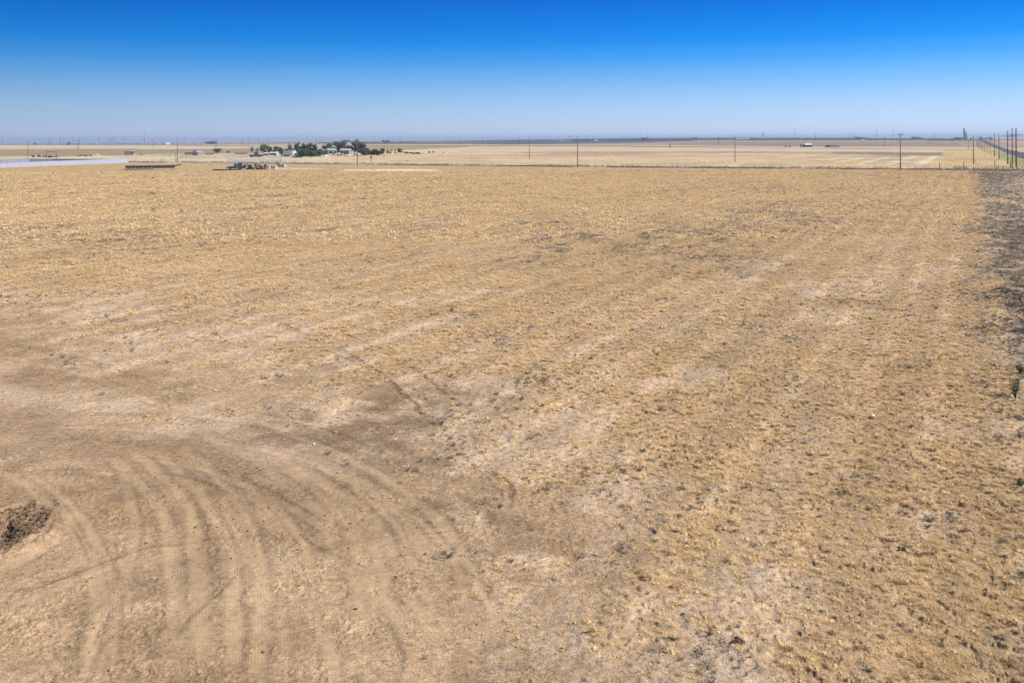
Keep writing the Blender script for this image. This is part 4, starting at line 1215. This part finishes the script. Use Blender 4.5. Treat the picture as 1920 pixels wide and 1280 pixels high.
car(655.5, 292.9, 4.8, 'rounded white car parked before the grey farmhouse', 'white', .3)
car(667.3, 292.5, 4.6, 'white car parked just behind the brown utility pole', 'offw', -.2)
car(698.5, 287.9, 6.0, 'white van shape bright in the grey brush', 'white', .4, h=2.3)
car(478.8, 295.4, 6.6, 'dark farm truck standing left of the round green tree', 'navy', 0.25, 'truck', h=3.1)
car(441.5, 318.4, 5.2, 'dark blue pickup under the left side of the steel frame', 'navy', .15, 'truck', h=2.1)

# white box trailer
p, mpp = stand(550.5, 293.6)
t = empty('box_trailer', p, face(p, .75), 'large white box trailer, shaded end to the left, before the dark trees', 'trailer')
MB().box(0, 3.6, .9, 2.9, 8.6, 2.6).build('box_body', M['white'], t)
MB().box(0, -.72, 1.0, 1.9, .05, 2.2).build('rear_door', M['offw'], t)
MB().box(0, 3.6, .6, 2.4, 8.2, .3).build('chassis', M['dark'], t)
for sy in (5.5, 6.7):
    for sx in (-1.2, 1.2):
        MB().bar((sx - .14, sy, .5), (sx + .14, sy, .5), .5, .5, 14).build('wheel', M['black'], t)


def flatbed(px0, px1, by, label, deck_z, name='flatbed_trailer', wheels=4, goose=True, load=False, h=None, wpos=(-.46, -.1)):
    p, mpp = stand((px0 + px1) / 2, by)
    t = empty(name, p, face(p), label, 'trailer')
    L = (px1 - px0) * mpp
    MB().box(0, 1.2, deck_z - .22, L, 2.5, .22).build('deck', M['dark'], t)
    fr = MB(); fr.box(0, .25, deck_z - .72, L * .98, .16, .5); fr.box(0, 2.15, deck_z - .62, L * .98, .16, .42)
    for k in range(9):
        fr.box(-L * .46 + k * L * .115, 1.2, deck_z - .55, .12, 1.9, .25)
    fr.build('frame', M['dark'], t)
    r = min(.52, deck_z * .42)
    for k in range(wheels):
        x = L * (wpos[0] + (wpos[1] - wpos[0]) * k / max(wheels - 1, 1))
        for sy in (.05, 2.4):
            wheel(x, sy, r, t, .35)
    if goose:
        g = MB(); q = deck_z
        g.prism([(L / 2 - .2, q - .5), (L / 2 - .2, q - .1), (L / 2 + 1.9, q + .35), (L / 2 + 1.9, q + .05)], .9, 1.5)
        g.bar((L / 2 + 1.7, 1.2, q + .1), (L / 2 + 1.7, 1.2, q - .5), .08, .06, 6)
        g.build('gooseneck', M['dark'], t)
        for sy in (.4, 2.0):
            MB().bar((L * .44, sy, 0), (L * .44, sy, q - .3), .09, .07, 6).build('landing_leg', M['dark'], t)
    return t, L

tr, L = flatbed(238, 326, 318.2, 'long low dark flatbed trailer with gooseneck lying in the golden field', 1.5, wheels=7, wpos=(-.46, .02))
sk = MB(); sk.box(-L * .0, -.03, .5, L * .96, .06, .95); sk.build('side_board', M['dark'], tr)
for (x0, x1, z, lb) in ((-.02, .12, 1.5, 'white sheet lying on the flatbed trailer deck'), (.18, .34, 1.5, 'second pale sheet near the gooseneck end of the trailer')):
    q = tr.matrix_basis
    pp = Vector(tr.location) + Matrix.Rotation(tr.rotation_euler.z, 3, 'Z') @ Vector(((x0 + x1) / 2 * L, 1.2, z + .01))
    o = MB().box(0, 0, 0, (x1 - x0) * L, 1.9, .09).build('metal_sheet', M['steel']); o.location = pp; o.rotation_euler = tr.rotation_euler
    tag(o, lb, 'metal sheet', 'sheets on the trailer')
flatbed(523, 534.5, 312.9, 'small dark low trailer right of the steel frame', .75, 'small_trailer', wheels=2, goose=False, wpos=(-.1, .1))
flatbed(548.5, 567, 295.6, 'low dark flat trailer in front of the white box trailer', .8, 'low_trailer', wheels=3, goose=False, wpos=(-.2, .2))

# ---- open steel frame with roof trusses
p, mpp = stand(478, 318.3)
t = empty('steel_frame_pavilion', p, face(p, .0), 'open pale steel frame with trussed low pitched roof and no cladding', 'steel frame')
L_, Dp = 17.6, 12.0
for i in range(7):
    x = -L_ / 2 + i * L_ / 6
    for y in (0, Dp):
        MB().bar((x, y, 0), (x, y, 2.75), .055, .055, 6).build('post', M['steel'], t)
    tb = MB()
    hr = 4.0
    tb.bar((x, 0, 2.75), (x, Dp / 2, hr), .07, .07, 5); tb.bar((x, Dp, 2.75), (x, Dp / 2, hr), .07, .07, 5); tb.bar((x, 0, 2.75), (x, Dp, 2.75), .06, .06, 5)
    for k in range(1, 8):
        y = Dp * k / 8; z = 2.75 + (hr - 2.75) * (1 - abs(2 * k / 8 - 1))
        tb.bar((x, y, 2.75), (x, y, z), .05, .05, 4)
        y2 = Dp * (k + (1 if k < 4 else -1)) / 8
        tb.bar((x, y, z), (x, y2, 2.75), .05, .05, 4)
    tb.build('truss', M['steel'], t)
for k in range(0, 9, 2):
    y = Dp * k / 8; z = 2.8 + 1.25 * (1 - abs(2 * k / 8 - 1))
    MB().bar((-L_ / 2 - .4, y, z), (L_ / 2 + .4, y, z), .07, .07, 5).build('purlin', M['steel'], t)
for i in range(6):
    x = -L_ / 2 + i * L_ / 6
    b_ = MB(); b_.bar((x, 0, 2.8), (x + L_ / 6, Dp / 2, 4.05), .05, .05, 4); b_.bar((x + L_ / 6, 0, 2.8), (x, Dp / 2, 4.05), .05, .05, 4); b_.build('brace', M['steel'], t) if i in (0, 3, 5) else None

def prop(px, by, fn, name, label, cat, group=None, rz=0.0):
    p, mpp = stand(px, by)
    o = fn(mpp); o.location = p; o.rotation_euler = (0, 0, face(p, rz)); o.name = name
    return tag(o, label, cat, group)

def crate(w_, d_, h_, m): 
    def f(mpp):
        b = MB(); b.box(0, 0, .08, w_, d_, h_); 
        for z in (.02, h_ + .05): b.box(0, 0, z, w_ + .1, d_ + .1, .08)
        return b.build('crate', M[m])
    return f
prop(450.6, 316.4, crate(1.1, 1.2, 1.9, 'navy'), 'storage_crate', 'tall dark blue crate right of the blue pickup under the frame', 'crate', rz=.2)
prop(457.8, 315.9, crate(.8, .9, 1.2, 'black'), 'storage_crate', 'black crate under the frame between blue crate and tyre heap', 'crate', rz=.1)
prop(429, 318.0, crate(1.1, .8, .75, 'white'), 'chest_freezer', 'white chest at the left corner of the steel frame', 'chest', rz=.1)
prop(426.3, 317.6, crate(.5, .6, .8, 'tan'), 'storage_crate', 'small tan crate left of the white chest', 'crate', rz=.4)
for i, (x, y, st) in enumerate(((464, 318.1, 2), (468, 317.4, 4), (472.5, 317.2, 3), (476.5, 318, 1), (484, 317.8, 2), (489, 317.5, 1), (494, 317.6, 2), (499, 317.9, 1))):
    for k in range(st):
        p, mpp = stand(x, y); 
        b = MB(); n_ = 14; R1, R2 = .52, .27; z0, z1 = 0, .26
        for (rr_, z) in ((R1, z0), (R1 + .04, (z0 + z1) / 2), (R1, z1), (R2, z1), (R2, z0)):
            for j in range(n_): b.v.append((rr_ * math.cos(j * 2 * math.pi / n_), rr_ * math.sin(j * 2 * math.pi / n_), z))
        for a in range(5):
            for j in range(n_): b.f.append((a * n_ + j, a * n_ + (j + 1) % n_, ((a + 1) % 5) * n_ + (j + 1) % n_, ((a + 1) % 5) * n_ + j))
        o = b.build('old_tyre', M['black']); o.location = (p.x + .08 * (k % 2), p.y, p.z + k * .265)
        tag(o, 'old black tyre among those heaped under the steel frame', 'tyre', 'tyres under the steel frame')
for i, (x, y, m_, lb) in enumerate(((480.5, 316.3, 'rust', 'rusty drum behind the tyre heap'), (502.5, 316.2, 'grey', 'grey drum at the right part of the steel frame'), (506, 316.6, 'white', 'white drum near the right end of the frame'), (517.5, 316.7, 'white', 'white drum standing right of the frame'))):
    def f(mpp, m_=m_):
        b = MB(); b.bar((0, 0, 0), (0, 0, .9), .3, .3, 14); b.bar((0, 0, .3), (0, 0, .34), .32, .32, 14); b.bar((0, 0, .6), (0, 0, .64), .32, .32, 14); return b.build('drum', M[m_], smooth_=False)
    prop(x, y, f, 'drum', lb, 'drum', 'drums at the steel frame')
for i, (x, y, w_, h_, m_, lb) in enumerate(((468.5, 314.6, 1.3, 1.1, 'dark', 'dark box behind the tyre heap'), (486, 315.2, 1.0, 1.3, 'brown', 'brown box in the middle of the steel frame'), (491.5, 315.6, 1.4, .8, 'dark', 'low dark box right of the brown box'),
                                       (497, 315.0, .9, 1.2, 'navy', 'dark blue box at the right half of the frame'), (511, 315.6, 1.6, .7, 'rust', 'low rusty box near the right end of the frame'), (462, 314.0, .9, 1.4, 'rust', 'upright rusty box behind the black crate'), (479, 314.2, .8, 1.6, 'dark', 'tall dark box behind the rusty drum'))):
    prop(x, y, crate(w_, .8, h_, m_), 'storage_crate', lb, 'crate', 'crates under the steel frame', rz=.3 * i)
def low_strip(mpp):
    b = MB(); b.box(0, 0, 0, 8.6, .35, .05); b.box(0, 0, .05, 8.6, .08, .25); b.box(0, 0, .3, 8.6, .35, .05); return b.build('dark_strip', M['dark'])  # long low dark strip built along the ground, identity unknown
prop(424, 319.2, low_strip, 'dark_strip', 'long low dark strip on the ground left of the steel frame', 'low_strip')
prop(534.6, 312.9, crate(.9, .8, .8, 'white'), 'storage_crate', 'white crate at the end of the small dark trailer', 'crate')

# ---- pale panel fences (left)
def panel_fence(pts, label, name='panel_fence'):
    """pts: (photo x, photo base y, photo top y)"""
    W3 = []
    for (x, b_, t_) in pts:
        p, mpp = stand(x, b_); W3.append((p, (b_ - t_) * mpp))
    o = empty(name, W3[0][0], 0, label, 'fence', 'pale panel fences')
    o0 = Vector(W3[0][0]); pn = MB(); total = 0; posts = []
    for (a, ha), (b, hb) in zip(W3[:-1], W3[1:]):
        d = b - a; Ls = math.hypot(d.x, d.y); nseg = max(2, int(Ls / 0.4)); nx = Vector((d.y, -d.x, 0)).normalized()
        for k in range(nseg):       # ribbed sheet
            f0, f1 = k / nseg, (k + 1) / nseg
            s0 = nx * (.03 if k % 2 else -.03); s1 = nx * (-.03 if k % 2 else .03)
            q0 = a + d * f0 - o0; q1 = a + d * f1 - o0
            z0, z1 = ha + (hb - ha) * f0, ha + (hb - ha) * f1
            A, B = q0 + s0, q1 + s1
            pn.quad(A, B, B + Vector((0, 0, z1)), A + Vector((0, 0, z0)))
        m_ = max(1, int(Ls / 3.2))
        for k in range(m_):
            f0 = k / m_; posts.append((a + d * f0 - o0, ha + (hb - ha) * f0))
        rl = MB().bar(a - o0 + Vector((0, 0, ha)), b - o0 + Vector((0, 0, hb)), .05, .05, 5).build('top_rail', M['steel'], o)
    pn.build('panel', M['panel'], o)
    for (q, z) in posts:
        MB().box(q.x, q.y + .08, q.z, .1, .1, z + .12).build('post', M['grey'], o)
    return o
panel_fence([(-60, 317, 308.5), (0, 314.6, 306.2), (50, 312.3, 304.2), (100, 310.3, 302.0), (180, 307.4, 299.4), (240, 305.2, 297.2)], 'nearer pale corrugated panel fence, its right end in the cream field')
panel_fence([(-60, 305.6, 299), (0, 304.9, 298.4), (55, 304.3, 297.8), (100, 304.2, 297.9), (180, 304.4, 298.2), (239, 304.6, 298.4)], 'farther pale panel fence with shaded inner side and posts')

# timber gateway
p, mpp = stand(96.5, 301.4)
t = empty('timber_gateway', p, face(p), 'tall dark rectangular timber gateway behind the pale fence', 'gateway')
for sx in (-8, 8): MB().box(sx * mpp, 0, -.3, .34, .34, 16.1 * mpp + .3).build('post', M['wood'], t)
MB().box(0, 0, 16.1 * mpp, 17.6 * mpp, .3, .34).build('crossbeam', M['wood'], t)
# pale arch
p, mpp = stand(178.5, 293.3)
b = MB()
for k in range(8):
    a0, a1 = math.pi * k / 8, math.pi * (k + 1) / 8
    for y in (0, 2.5): b.bar((2.0 * math.cos(a0), y, 1.7 * math.sin(a0)), (2.0 * math.cos(a1), y, 1.7 * math.sin(a1)), .12, .12, 5)
    b.bar((2.0 * math.cos(a0), 0, 1.7 * math.sin(a0)), (2.0 * math.cos(a0), 2.5, 1.7 * math.sin(a0)), .06, .06, 4)
o = b.build('hoop_frame', M['white']); o.location = p; tag(o, 'low white hoop frame beyond the pale fences', 'hoop frame')


# ---- post and wire / rail fences
def fence(pts, label, name, spacing, ph, pr, rails, m_post, m_rail, rr=0.02, lean=0.05, cat='fence', group=None, maxp=95, railname='wire', jitter=.1):
    W3 = [unproj(*q) for q in pts]
    o0 = Vector((W3[0].x, W3[0].y, hz(W3[0].x, W3[0].y)))
    o = empty(name, o0, 0, label, cat, group)
    L = sum((b - a).length for a, b in zip(W3[:-1], W3[1:])); n = min(maxp, max(2, int(L / spacing)))
    rr_ = random.Random(5); tops = []
    for i in range(n + 1):
        s_ = L * i / n; 
        for a, b in zip(W3[:-1], W3[1:]):
            l = (b - a).length
            if s_ <= l + 1e-6: break
            s_ -= l
        q = a.lerp(b, min(1, s_ / l)); z = hz(q.x, q.y); h_ = ph * rr_.uniform(1 - jitter, 1 + jitter)
        base = Vector((q.x, q.y, z)) - o0
        top = base + Vector((rr_.gauss(0, lean), rr_.gauss(0, lean), h_))
        MB().bar(base - Vector((0, 0, .2)), top, pr, pr * .85, 6).build('post', M[m_post], o)
        tops.append((base, top))
    for f in rails:
        b = MB()
        for (b0, t0), (b1, t1) in zip(tops[:-1], tops[1:]):
            b.bar(b0.lerp(t0, f), b1.lerp(t1, f), rr, rr, 4, False)
        b.build(railname, M[m_rail], o)
    return o
fence([q for q in FENCE_PX if q[0] >= 240][:-1], 'long post and wire fence along the far edge of the golden field', 'wire_fence', 4.6, 1.25, .055, (.3, .62, .93), 'greywood', 'dark', .012)
fence([(306.5, 294.4), (329.5, 294.4)], 'short rail fence left of the corral', 'rail_fence', 3.4, 1.5, .10, (.35, .9), 'wood', 'wood', .07, railname='rail')
fence([(338, 295.2), (372, 295.4), (415, 295.2)], 'pale rail corral fence in front of the gabled barn', 'corral_fence', 2.7, 1.75, .11, (.3, .6, .92), 'bleach', 'greywood', .07, railname='rail')
fence([(415, 295.0), (436, 293.8), (468, 292.6)], 'brown pole fence right of the corral', 'pole_fence', 2.6, 1.5, .11, (.35, .9), 'mauve', 'brown', .07, railname='rail')
fence([(1868, 318.2), (1905, 316.6), (1960, 318.4)], 'short wire fence with leaning posts at the highway corner', 'corner_fence', 3.0, 1.2, .08, (.4, .8), 'wood', 'greywood', .02, .16)
fence([(1824, 321.2), (1850, 319.6), (1868, 318.2)], 'wire fence with leaning posts between gate and highway poles', 'leaning_fence', 3.4, 1.25, .08, (.4, .8), 'wood', 'greywood', .02, .2)

# gate
p, mpp = stand(1801, 318.6)
t = empty('field_gate', p, face(p), 'dark rail gate in the fence corner left of the braced pole', 'gate')
W_ = 21 * mpp; H_ = 6.3 * mpp
for sx in (-.5, .5): MB().bar((sx * W_, 0, -.2), (sx * W_, 0, H_ * 1.05), .11, .1, 7).build('gate_post', M['wood'], t)
g = MB()
for z in (.12, .4, .68, .95): g.bar((-W_ * .48, 0, H_ * z), (W_ * .48, 0, H_ * z), .045, .045, 5)
for sx in (-.33, -.0, .3): g.bar((sx * W_, 0, H_ * .12), (sx * W_, 0, H_ * .95), .045, .045, 5)
g.build('gate_leaf', M['dark'], t)

def post_fn(h_, lx, r_, m='wood', fork=False):
    def f(mpp):
        b = MB(); b.bar((0, 0, -.2), (lx, 0, h_), r_, r_ * .8, 7)
        if fork: b.bar((lx * .8, 0, h_ * .75), (lx + .55, 0, h_ * 1.05), r_ * .5, r_ * .3, 5)
        return b.build('post', M[m])
    return f
GP = 'old posts at the field corner'
for (x, y, h_, lx, r_, lb, fk) in ((1761.6, 317.6, 2.0, .02, .12, 'upright timber post left of the rail gate', False), (1806.6, 317.6, 2.2, .05, .12, 'forked post sticking up through the rail gate', True),
                                   (1867.6, 318.2, 1.35, -.5, .14, 'thick old post leaning left beneath the highway poles', False), (1865.9, 309.2, 1.7, -.15, .13, 'stout dark post alone between field corner and highway', False),
                                   (1850, 319.4, 1.3, -.4, .11, 'thin old post leaning left beside the braced pole', False), (1871.6, 318.2, 1.5, .03, .12, 'upright old post beside the thick leaning post', False),
                                   (1881.2, 318, .95, .0, .13, 'short stubby post left of the tallest poles', False), (1894.7, 314.9, 1.9, .02, .2, 'short thick dark post beside the tallest poles', False), (1763.2, 302.2, .1, 0, .1, '', False)):
    if lb: prop(x, y, post_fn(h_, lx, r_, fork=fk), 'timber_post', lb, 'post', GP)
GP2 = 'old posts by the fence'
for (x, y, h_, lb) in ((302.7, 303.6, 1.1, 'first short dark post left of the trailer pole'), (307.8, 303.6, 1.1, 'second short dark post left of the trailer pole'), (329.4, 303.6, 1.1, 'short post close left of the trailer pole'), (329.6, 294.6, 1.5, 'thicker post at the end of the short rail fence'),
                       (763.2, 303.4, .55, 'lone stubby dark post in the cream field right of the farmyard')):
    prop(x, y, post_fn(h_ * 1.4, .02, .16), 'timber_post', lb, 'post', GP2)

# ---- yellow machinery in the farmyard
def machine(px, by, lb, m, boom):
    p, mpp = stand(px, by)
    t = empty('farm_machine', p, face(p, .2), lb, 'machine', 'farm machines')
    MB().box(0, 0, .6, 2.6, 1.6, 1.2, taper=.9).build('body', M[m], t)
    MB().box(-.4, 0, 1.7, 1.1, 1.3, 1.1, taper=.85).build('cab', M['glass'], t)
    MB().bar((.9, 0, 1.3), (1.5, 0, boom), .14, .1, 5).build('boom', M[m], t)
    for sx in (-.85, .95):
        for sy in (-.8, .8): wheel(sx, sy, .5, t)
machine(735, 287.9, 'yellow machine with raised boom, nearest the thin pole', 'yellow', 3.6)
machine(742, 287.7, 'yellow machine with raised boom, right of the other one', 'yellow', 3.8)
machine(727.5, 288.1, 'rusty low machine left of the yellow ones', 'rust', 2.4)
GJ = 'junk in the farmyard'
for (x, y, w_, h_, m_, lb) in ((712, 289.6, 1.4, 1.2, 'white', 'white box in the brush left of the yellow machines'), (736, 288.8, 1.0, 1.3, 'white', 'white box before the yellow machines'), (775, 288.8, 2.2, .9, 'red', 'red brown low box right of the yellow machines'), (793, 288.2, 1.6, 1.1, 'offw', 'pale box among the brown scrub'),
                              (520.5, 292.9, 2.0, 1.0, 'offw', 'low pale box in front of the bright green bush'), (440, 293.4, 1.2, .8, 'tan', 'tan box by the brown pole fence'), (584.5, 293.6, .9, .8, 'white', 'tiny white box before the dark shrubs'), (612, 293.2, 1.6, 1.0, 'white', 'white box before the long farmhouse'),
                              (528.3, 293, .9, 1.6, 'brown', 'narrow brown box left of the red shed'), (491.5, 293.1, 1.2, 1.0, 'dark', 'dark box right of the dark truck')):
    prop(x, y, crate(w_, 1.0, h_, m_), 'yard_box', lb, 'box', GJ, rz=.2)

# ---- foreground bits
def shrub(px, by, hpx, wpx, m, lb, seed, n=260):
    p, mpp = stand(px, by); rr = random.Random(seed); h_, w_ = hpx * mpp, wpx * mpp
    t = empty('low_shrub', p, 0, lb, 'shrub', 'green shrubs on the weedy verge')
    s_ = MB(); l_ = MB()
    for k in range(14):
        a = rr.uniform(0, 6.28); q = Vector((math.cos(a) * w_ * .4 * rr.random(), math.sin(a) * w_ * .4 * rr.random(), h_ * rr.uniform(.5, 1)))
        s_.bar((0, 0, -.03), q, .008, .004, 4)
        for j in range(n // 14):
            c = q * rr.uniform(.3, 1.05) + Vector((rr.gauss(0, .05), rr.gauss(0, .05), rr.gauss(0, .03))) * w_ * 2
            c.z = max(c.z, .01)
            d1 = Vector((rr.gauss(0, 1), rr.gauss(0, 1), rr.gauss(0, 1))).normalized() * .035; d2 = d1.orthogonal().normalized() * .015
            l_.quad(c - d1, c - d2, c + d1, c + d2)
    s_.build('stem', M['bark'], t); l_.build('foliage', m, t)
GG = leaf_mat('weed_green', (0.085, 0.11, 0.06), (0.15, 0.18, 0.10), 3, 0.25)
shrub(1904, 745, 42, 26, GG, 'darkest green shrub at the right edge of the picture', 1, 420)
shrub(1913, 700, 24, 22, GG, 'small green shrub just beyond the darkest one', 2)
shrub(1912, 566, 16, 18, GG, 'small green shrub halfway up the weedy verge', 3, 160)
shrub(1912, 912, 18, 16, GG, 'low green sprig near the lower right edge', 4, 160)

def stick_fn(l_, r_, m, ang):
    def f(mpp):
        b = MB(); c_, s_ = math.cos(ang), math.sin(ang)
        b.bar((-l_ / 2 * c_, -l_ / 2 * s_, .03), (0, .01, .035), r_, r_ * 1.1, 7); b.bar((0, .01, .035), (l_ / 2 * c_, l_ / 2 * s_, .03), r_ * 1.1, r_ * .7, 7); return b.build('stick', M[m])
    return f
def place_flat(px, py, fn, name, lb, cat, group=None):
    p, mpp = stand(px, py); p.z += .015; o = fn(mpp); o.location = p; o.name = name; return tag(o, lb, cat, group)
place_flat(1256, 908, stick_fn(.34, .017, 'bleach', -.9), 'bleached_stick', 'short bleached stick lying in the grass, foreground centre right', 'stick')
place_flat(1116, 988 + 58, stick_fn(.30, .010, 'dark', -.6), 'dark_twig', 'thin dark twig on the ground below the bleached stick', 'stick')
place_flat(1103, 1189, stick_fn(.26, .009, 'dark', .1), 'dark_twig', 'thin dark twig near the lower edge of the bare dirt', 'stick')
def scrap(w_, seed, m='tarp'):
    def f(mpp):
        b = MB(); rr = random.Random(seed); n_ = 7
        top = [(w_ * rr.uniform(.6, 1.1) * math.cos(a * 6.283 / n_) * .5, w_ * rr.uniform(.5, 1.0) * math.sin(a * 6.283 / n_) * .35, rr.uniform(.015, .06)) for a in range(n_)]
        b.v += [(x, y, 0) for x, y, z in top] + top + [(0, 0, .07)]
        for k in range(n_): b.f += [(k, (k + 1) % n_, n_ + (k + 1) % n_, n_ + k), (n_ + k, n_ + (k + 1) % n_, 2 * n_)]
        return b.build('scrap', M[m])
    return f
GL = 'pale scraps on the ground'
for i, (x, y, w_, lb) in enumerate(((588, 833, .17, 'pale scrap lying on the middle of the bare dirt'), (76, 850, .10, 'small white scrap on the dirt at far left'), (1636, 783, .34, 'larger white scrap in the grass toward the right'), (1722, 502, .5, 'pale scrap in the upper right of the field'),
                                   (1131, 643, .24, 'tiny white scrap in the middle of the field'), (296, 487, .5, 'white scrap in the upper left of the field'), (92, 764, .09, 'tiny pale scrap on the dusty strip'), (1700, 643, .3, 'pale scrap on the wheel worn strip at right'))):
    place_flat(x, y, scrap(w_ * .6, i), 'pale_scrap', lb, 'scrap', GL)
def clump(w_, seed, m):
    def f(mpp):
        b = MB(); rr = random.Random(seed)
        for k in range(9):
            b.blob((rr.gauss(0, .28) * w_, rr.gauss(0, .22) * w_, rr.uniform(.02, .12) * w_), (w_ * .2, w_ * .17, w_ * .15), seed * 10 + k, .5, 7, 5)
        return b.build('clod_heap', m)
    return f
for i, (x, y, w_, lb) in enumerate(((1384, 1208, .26, 'dark earth clod beside faint tread marks near the lower edge'), (983, 898, .20, 'dark twiggy clod right of the curved rut'), (1690, 1030, .20, 'dark clod in the lower right grass'), (1665, 1003, .18, 'brown clod just above the lower right dark clod'),
                                   (1812, 1000, .24, 'rounded dark tuft like clod at lower right'), (1535, 968, .14, 'small blue black clod in the grass right of the stick'), (668, 1142, .11, 'small dark clod on the bare dirt at bottom centre'))):
    place_flat(x, y, clump(w_ * .75, i + 3, dclod_m if i not in (3, 4) else clod_m), 'earth_clod', lb, 'clod', 'single dark clods')

# ---- the far wooded rim
def woods():
    mb = MB(); rr = random.Random(9)
    segs = [(950, 1060, 3500, 1.6, 60), (1075, 1240, 3300, 3.0, 420), (1225, 1420, 3300, 3.0, 420), (1400, 1660, 3000, 3.0, 560), (1580, 1800, 2900, 2.6, 420), (600, 780, 3300, 2.0, 120), (1740, 1835, 2500, 1.6, 160),
            (20, 560, 4000, 1.4, 120), (1860, 2000, 2600, 1.2, 60), (780, 960, 4000, 1.0, 70)]
    for (x0, x1, d, hp, n) in segs:
        for k in range(n):
            x = rr.uniform(x0, x1); dd = d * rr.uniform(.95, 1.08); p = at_dist(x, dd); h_ = hp * dd / F * rr.uniform(.45, 1.0)
            w_ = h_ * rr.uniform(1.2, 3.0)
            mb.blob((p.x, p.y, p.z + h_ * .35), (w_, w_, h_ * .65), k, .45, 6, 4)
    o = mb.build('distant_woods', mat('distant_woods', (0.045, 0.055, 0.04), .95, .3, .05)); tag(o, kind='stuff')
woods()

# ------------------------------------------------------------------ LIGHT, SKY, CAMERA
SUN_AZ, SUN_EL = R(108), R(43)        # azimuth clockwise from the view direction
sd_ = Vector((math.sin(SUN_AZ) * math.cos(SUN_EL), math.cos(SUN_AZ) * math.cos(SUN_EL), math.sin(SUN_EL)))
sl = bpy.data.lights.new('sun', 'SUN'); sl.energy = 4.9; sl.angle = R(0.53); sl.color = (1.0, 0.915, 0.80)
so = bpy.data.objects.new('sun', sl); COL.objects.link(so)
so.rotation_euler = (-sd_).to_track_quat('-Z', 'Y').to_euler()

w = bpy.data.worlds.new('World'); scene.world = w; w.use_nodes = True
nt = w.node_tree; bg = nt.nodes['Background']
sky = nt.nodes.new('ShaderNodeTexSky'); sky.sky_type = 'NISHITA'; sky.sun_disc = False
sky.sun_elevation = SUN_EL; sky.sun_rotation = SUN_AZ; sky.altitude = 1100; sky.air_density = 1.0; sky.dust_density = 0.6; sky.ozone_density = 1.2
tc = nt.nodes.new('ShaderNodeTexCoord')
sp = nt.nodes.new('ShaderNodeSeparateXYZ'); nt.links.new(tc.outputs['Generated'], sp.inputs[0])
mr = nt.nodes.new('ShaderNodeMapRange'); mr.inputs[1].default_value = 0.0; mr.inputs[2].default_value = 0.155
nt.links.new(sp.outputs['Z'], mr.inputs[0])
rp = nt.nodes.new('ShaderNodeValToRGB')
def srgb(r, g, b):
    f = lambda c: (c / 255 / 12.92) if c / 255 <= 0.04045 else ((c / 255 + 0.055) / 1.055) ** 2.4
    return (f(r), f(g), f(b), 1)
SKYR = [(0.0, (200, 214, 233)), (0.10, (184, 205, 233)), (0.25, (158, 195, 234)), (0.40, (116, 177, 235)), (0.55, (66, 155, 233)), (0.68, (20, 136, 227)),
        (0.80, (0, 123, 220)), (0.90, (0, 112, 213)), (1.0, (0, 102, 206))]
els = rp.color_ramp.elements
els[0].position = 0; els[0].color = srgb(*SKYR[0][1]); els[1].position = 1; els[1].color = srgb(*SKYR[-1][1])
for p_, c_ in SKYR[1:-1]:
    e = els.new(p_); e.color = srgb(*c_)
nt.links.new(mr.outputs[0], rp.inputs[0])
# a little lighter towards the sun's side of the sky
mx_ = nt.nodes.new('ShaderNodeMapRange'); mx_.inputs[1].default_value = -0.55; mx_.inputs[2].default_value = 0.55; mx_.inputs[3].default_value = 0.86; mx_.inputs[4].default_value = 1.34
nt.links.new(sp.outputs['X'], mx_.inputs[0])
vs = nt.nodes.new('ShaderNodeVectorMath'); vs.operation = 'SCALE'
nt.links.new(rp.outputs[0], vs.inputs[0]); nt.links.new(mx_.outputs[0], vs.inputs['Scale'])
EXPO = 0.32
k1 = nt.nodes.new('ShaderNodeVectorMath'); k1.operation = 'SCALE'; k1.inputs['Scale'].default_value = 2 ** -EXPO / 0.12
nt.links.new(vs.outputs[0], k1.inputs[0])
hi = nt.nodes.new('ShaderNodeMapRange'); hi.inputs[1].default_value = 0.24; hi.inputs[2].default_value = 0.6
nt.links.new(sp.outputs['Z'], hi.inputs[0])
mm = nt.nodes.new('ShaderNodeMixRGB'); nt.links.new(hi.outputs[0], mm.inputs[0]); nt.links.new(k1.outputs[0], mm.inputs[1]); nt.links.new(sky.outputs[0], mm.inputs[2])
nt.links.new(mm.outputs[0], bg.inputs['Color']); bg.inputs['Strength'].default_value = 0.12

cam = bpy.data.cameras.new('camera'); cam.sensor_width = 36; cam.lens = 36 * F / 1920
cam.shift_y = -(640 - HY) / 1920; cam.clip_start = 0.1; cam.clip_end = 60000
co = bpy.data.objects.new('camera', cam); COL.objects.link(co)
co.matrix_world = Matrix(((cr, sr, 0, 0), (0, 0, -1, 0), (-sr, cr, 0, CAMH), (0, 0, 0, 1)))
scene.camera = co

# the air between here and the horizon
def build_haze():
    h = MB().box(0, 0, -70, 40000, 40000, 70 + 47)
    m = bpy.data.materials.new('haze_air'); m.use_nodes = True
    t = m.node_tree; t.nodes.remove(t.nodes['Principled BSDF'])
    v = t.nodes.new('ShaderNodeVolumePrincipled'); v.inputs['Color'].default_value = (0.64, 0.80, 1.0, 1); v.inputs['Density'].default_value = HAZE_D
    v.inputs['Anisotropy'].default_value = 0.1
    t.links.new(v.outputs[0], t.nodes['Material Output'].inputs['Volume'])
    o = h.build('haze', m); tag(o, kind='stuff')
HAZE_D = 0.00014
build_haze()
scene.view_settings.view_transform = 'Standard'; scene.view_settings.look = 'None'
scene.view_settings.exposure = EXPO; scene.view_settings.gamma = 1
scene.cycles.max_bounces = 5; scene.cycles.diffuse_bounces = 2; scene.cycles.volume_bounces = 0; scene.cycles.transmission_bounces = 3
scene.cycles.use_adaptive_sampling = False
scene.cycles.use_denoising = True
scene.cycles.denoiser = 'OPENIMAGEDENOISE'
scene.cycles.denoising_prefilter = 'NONE'
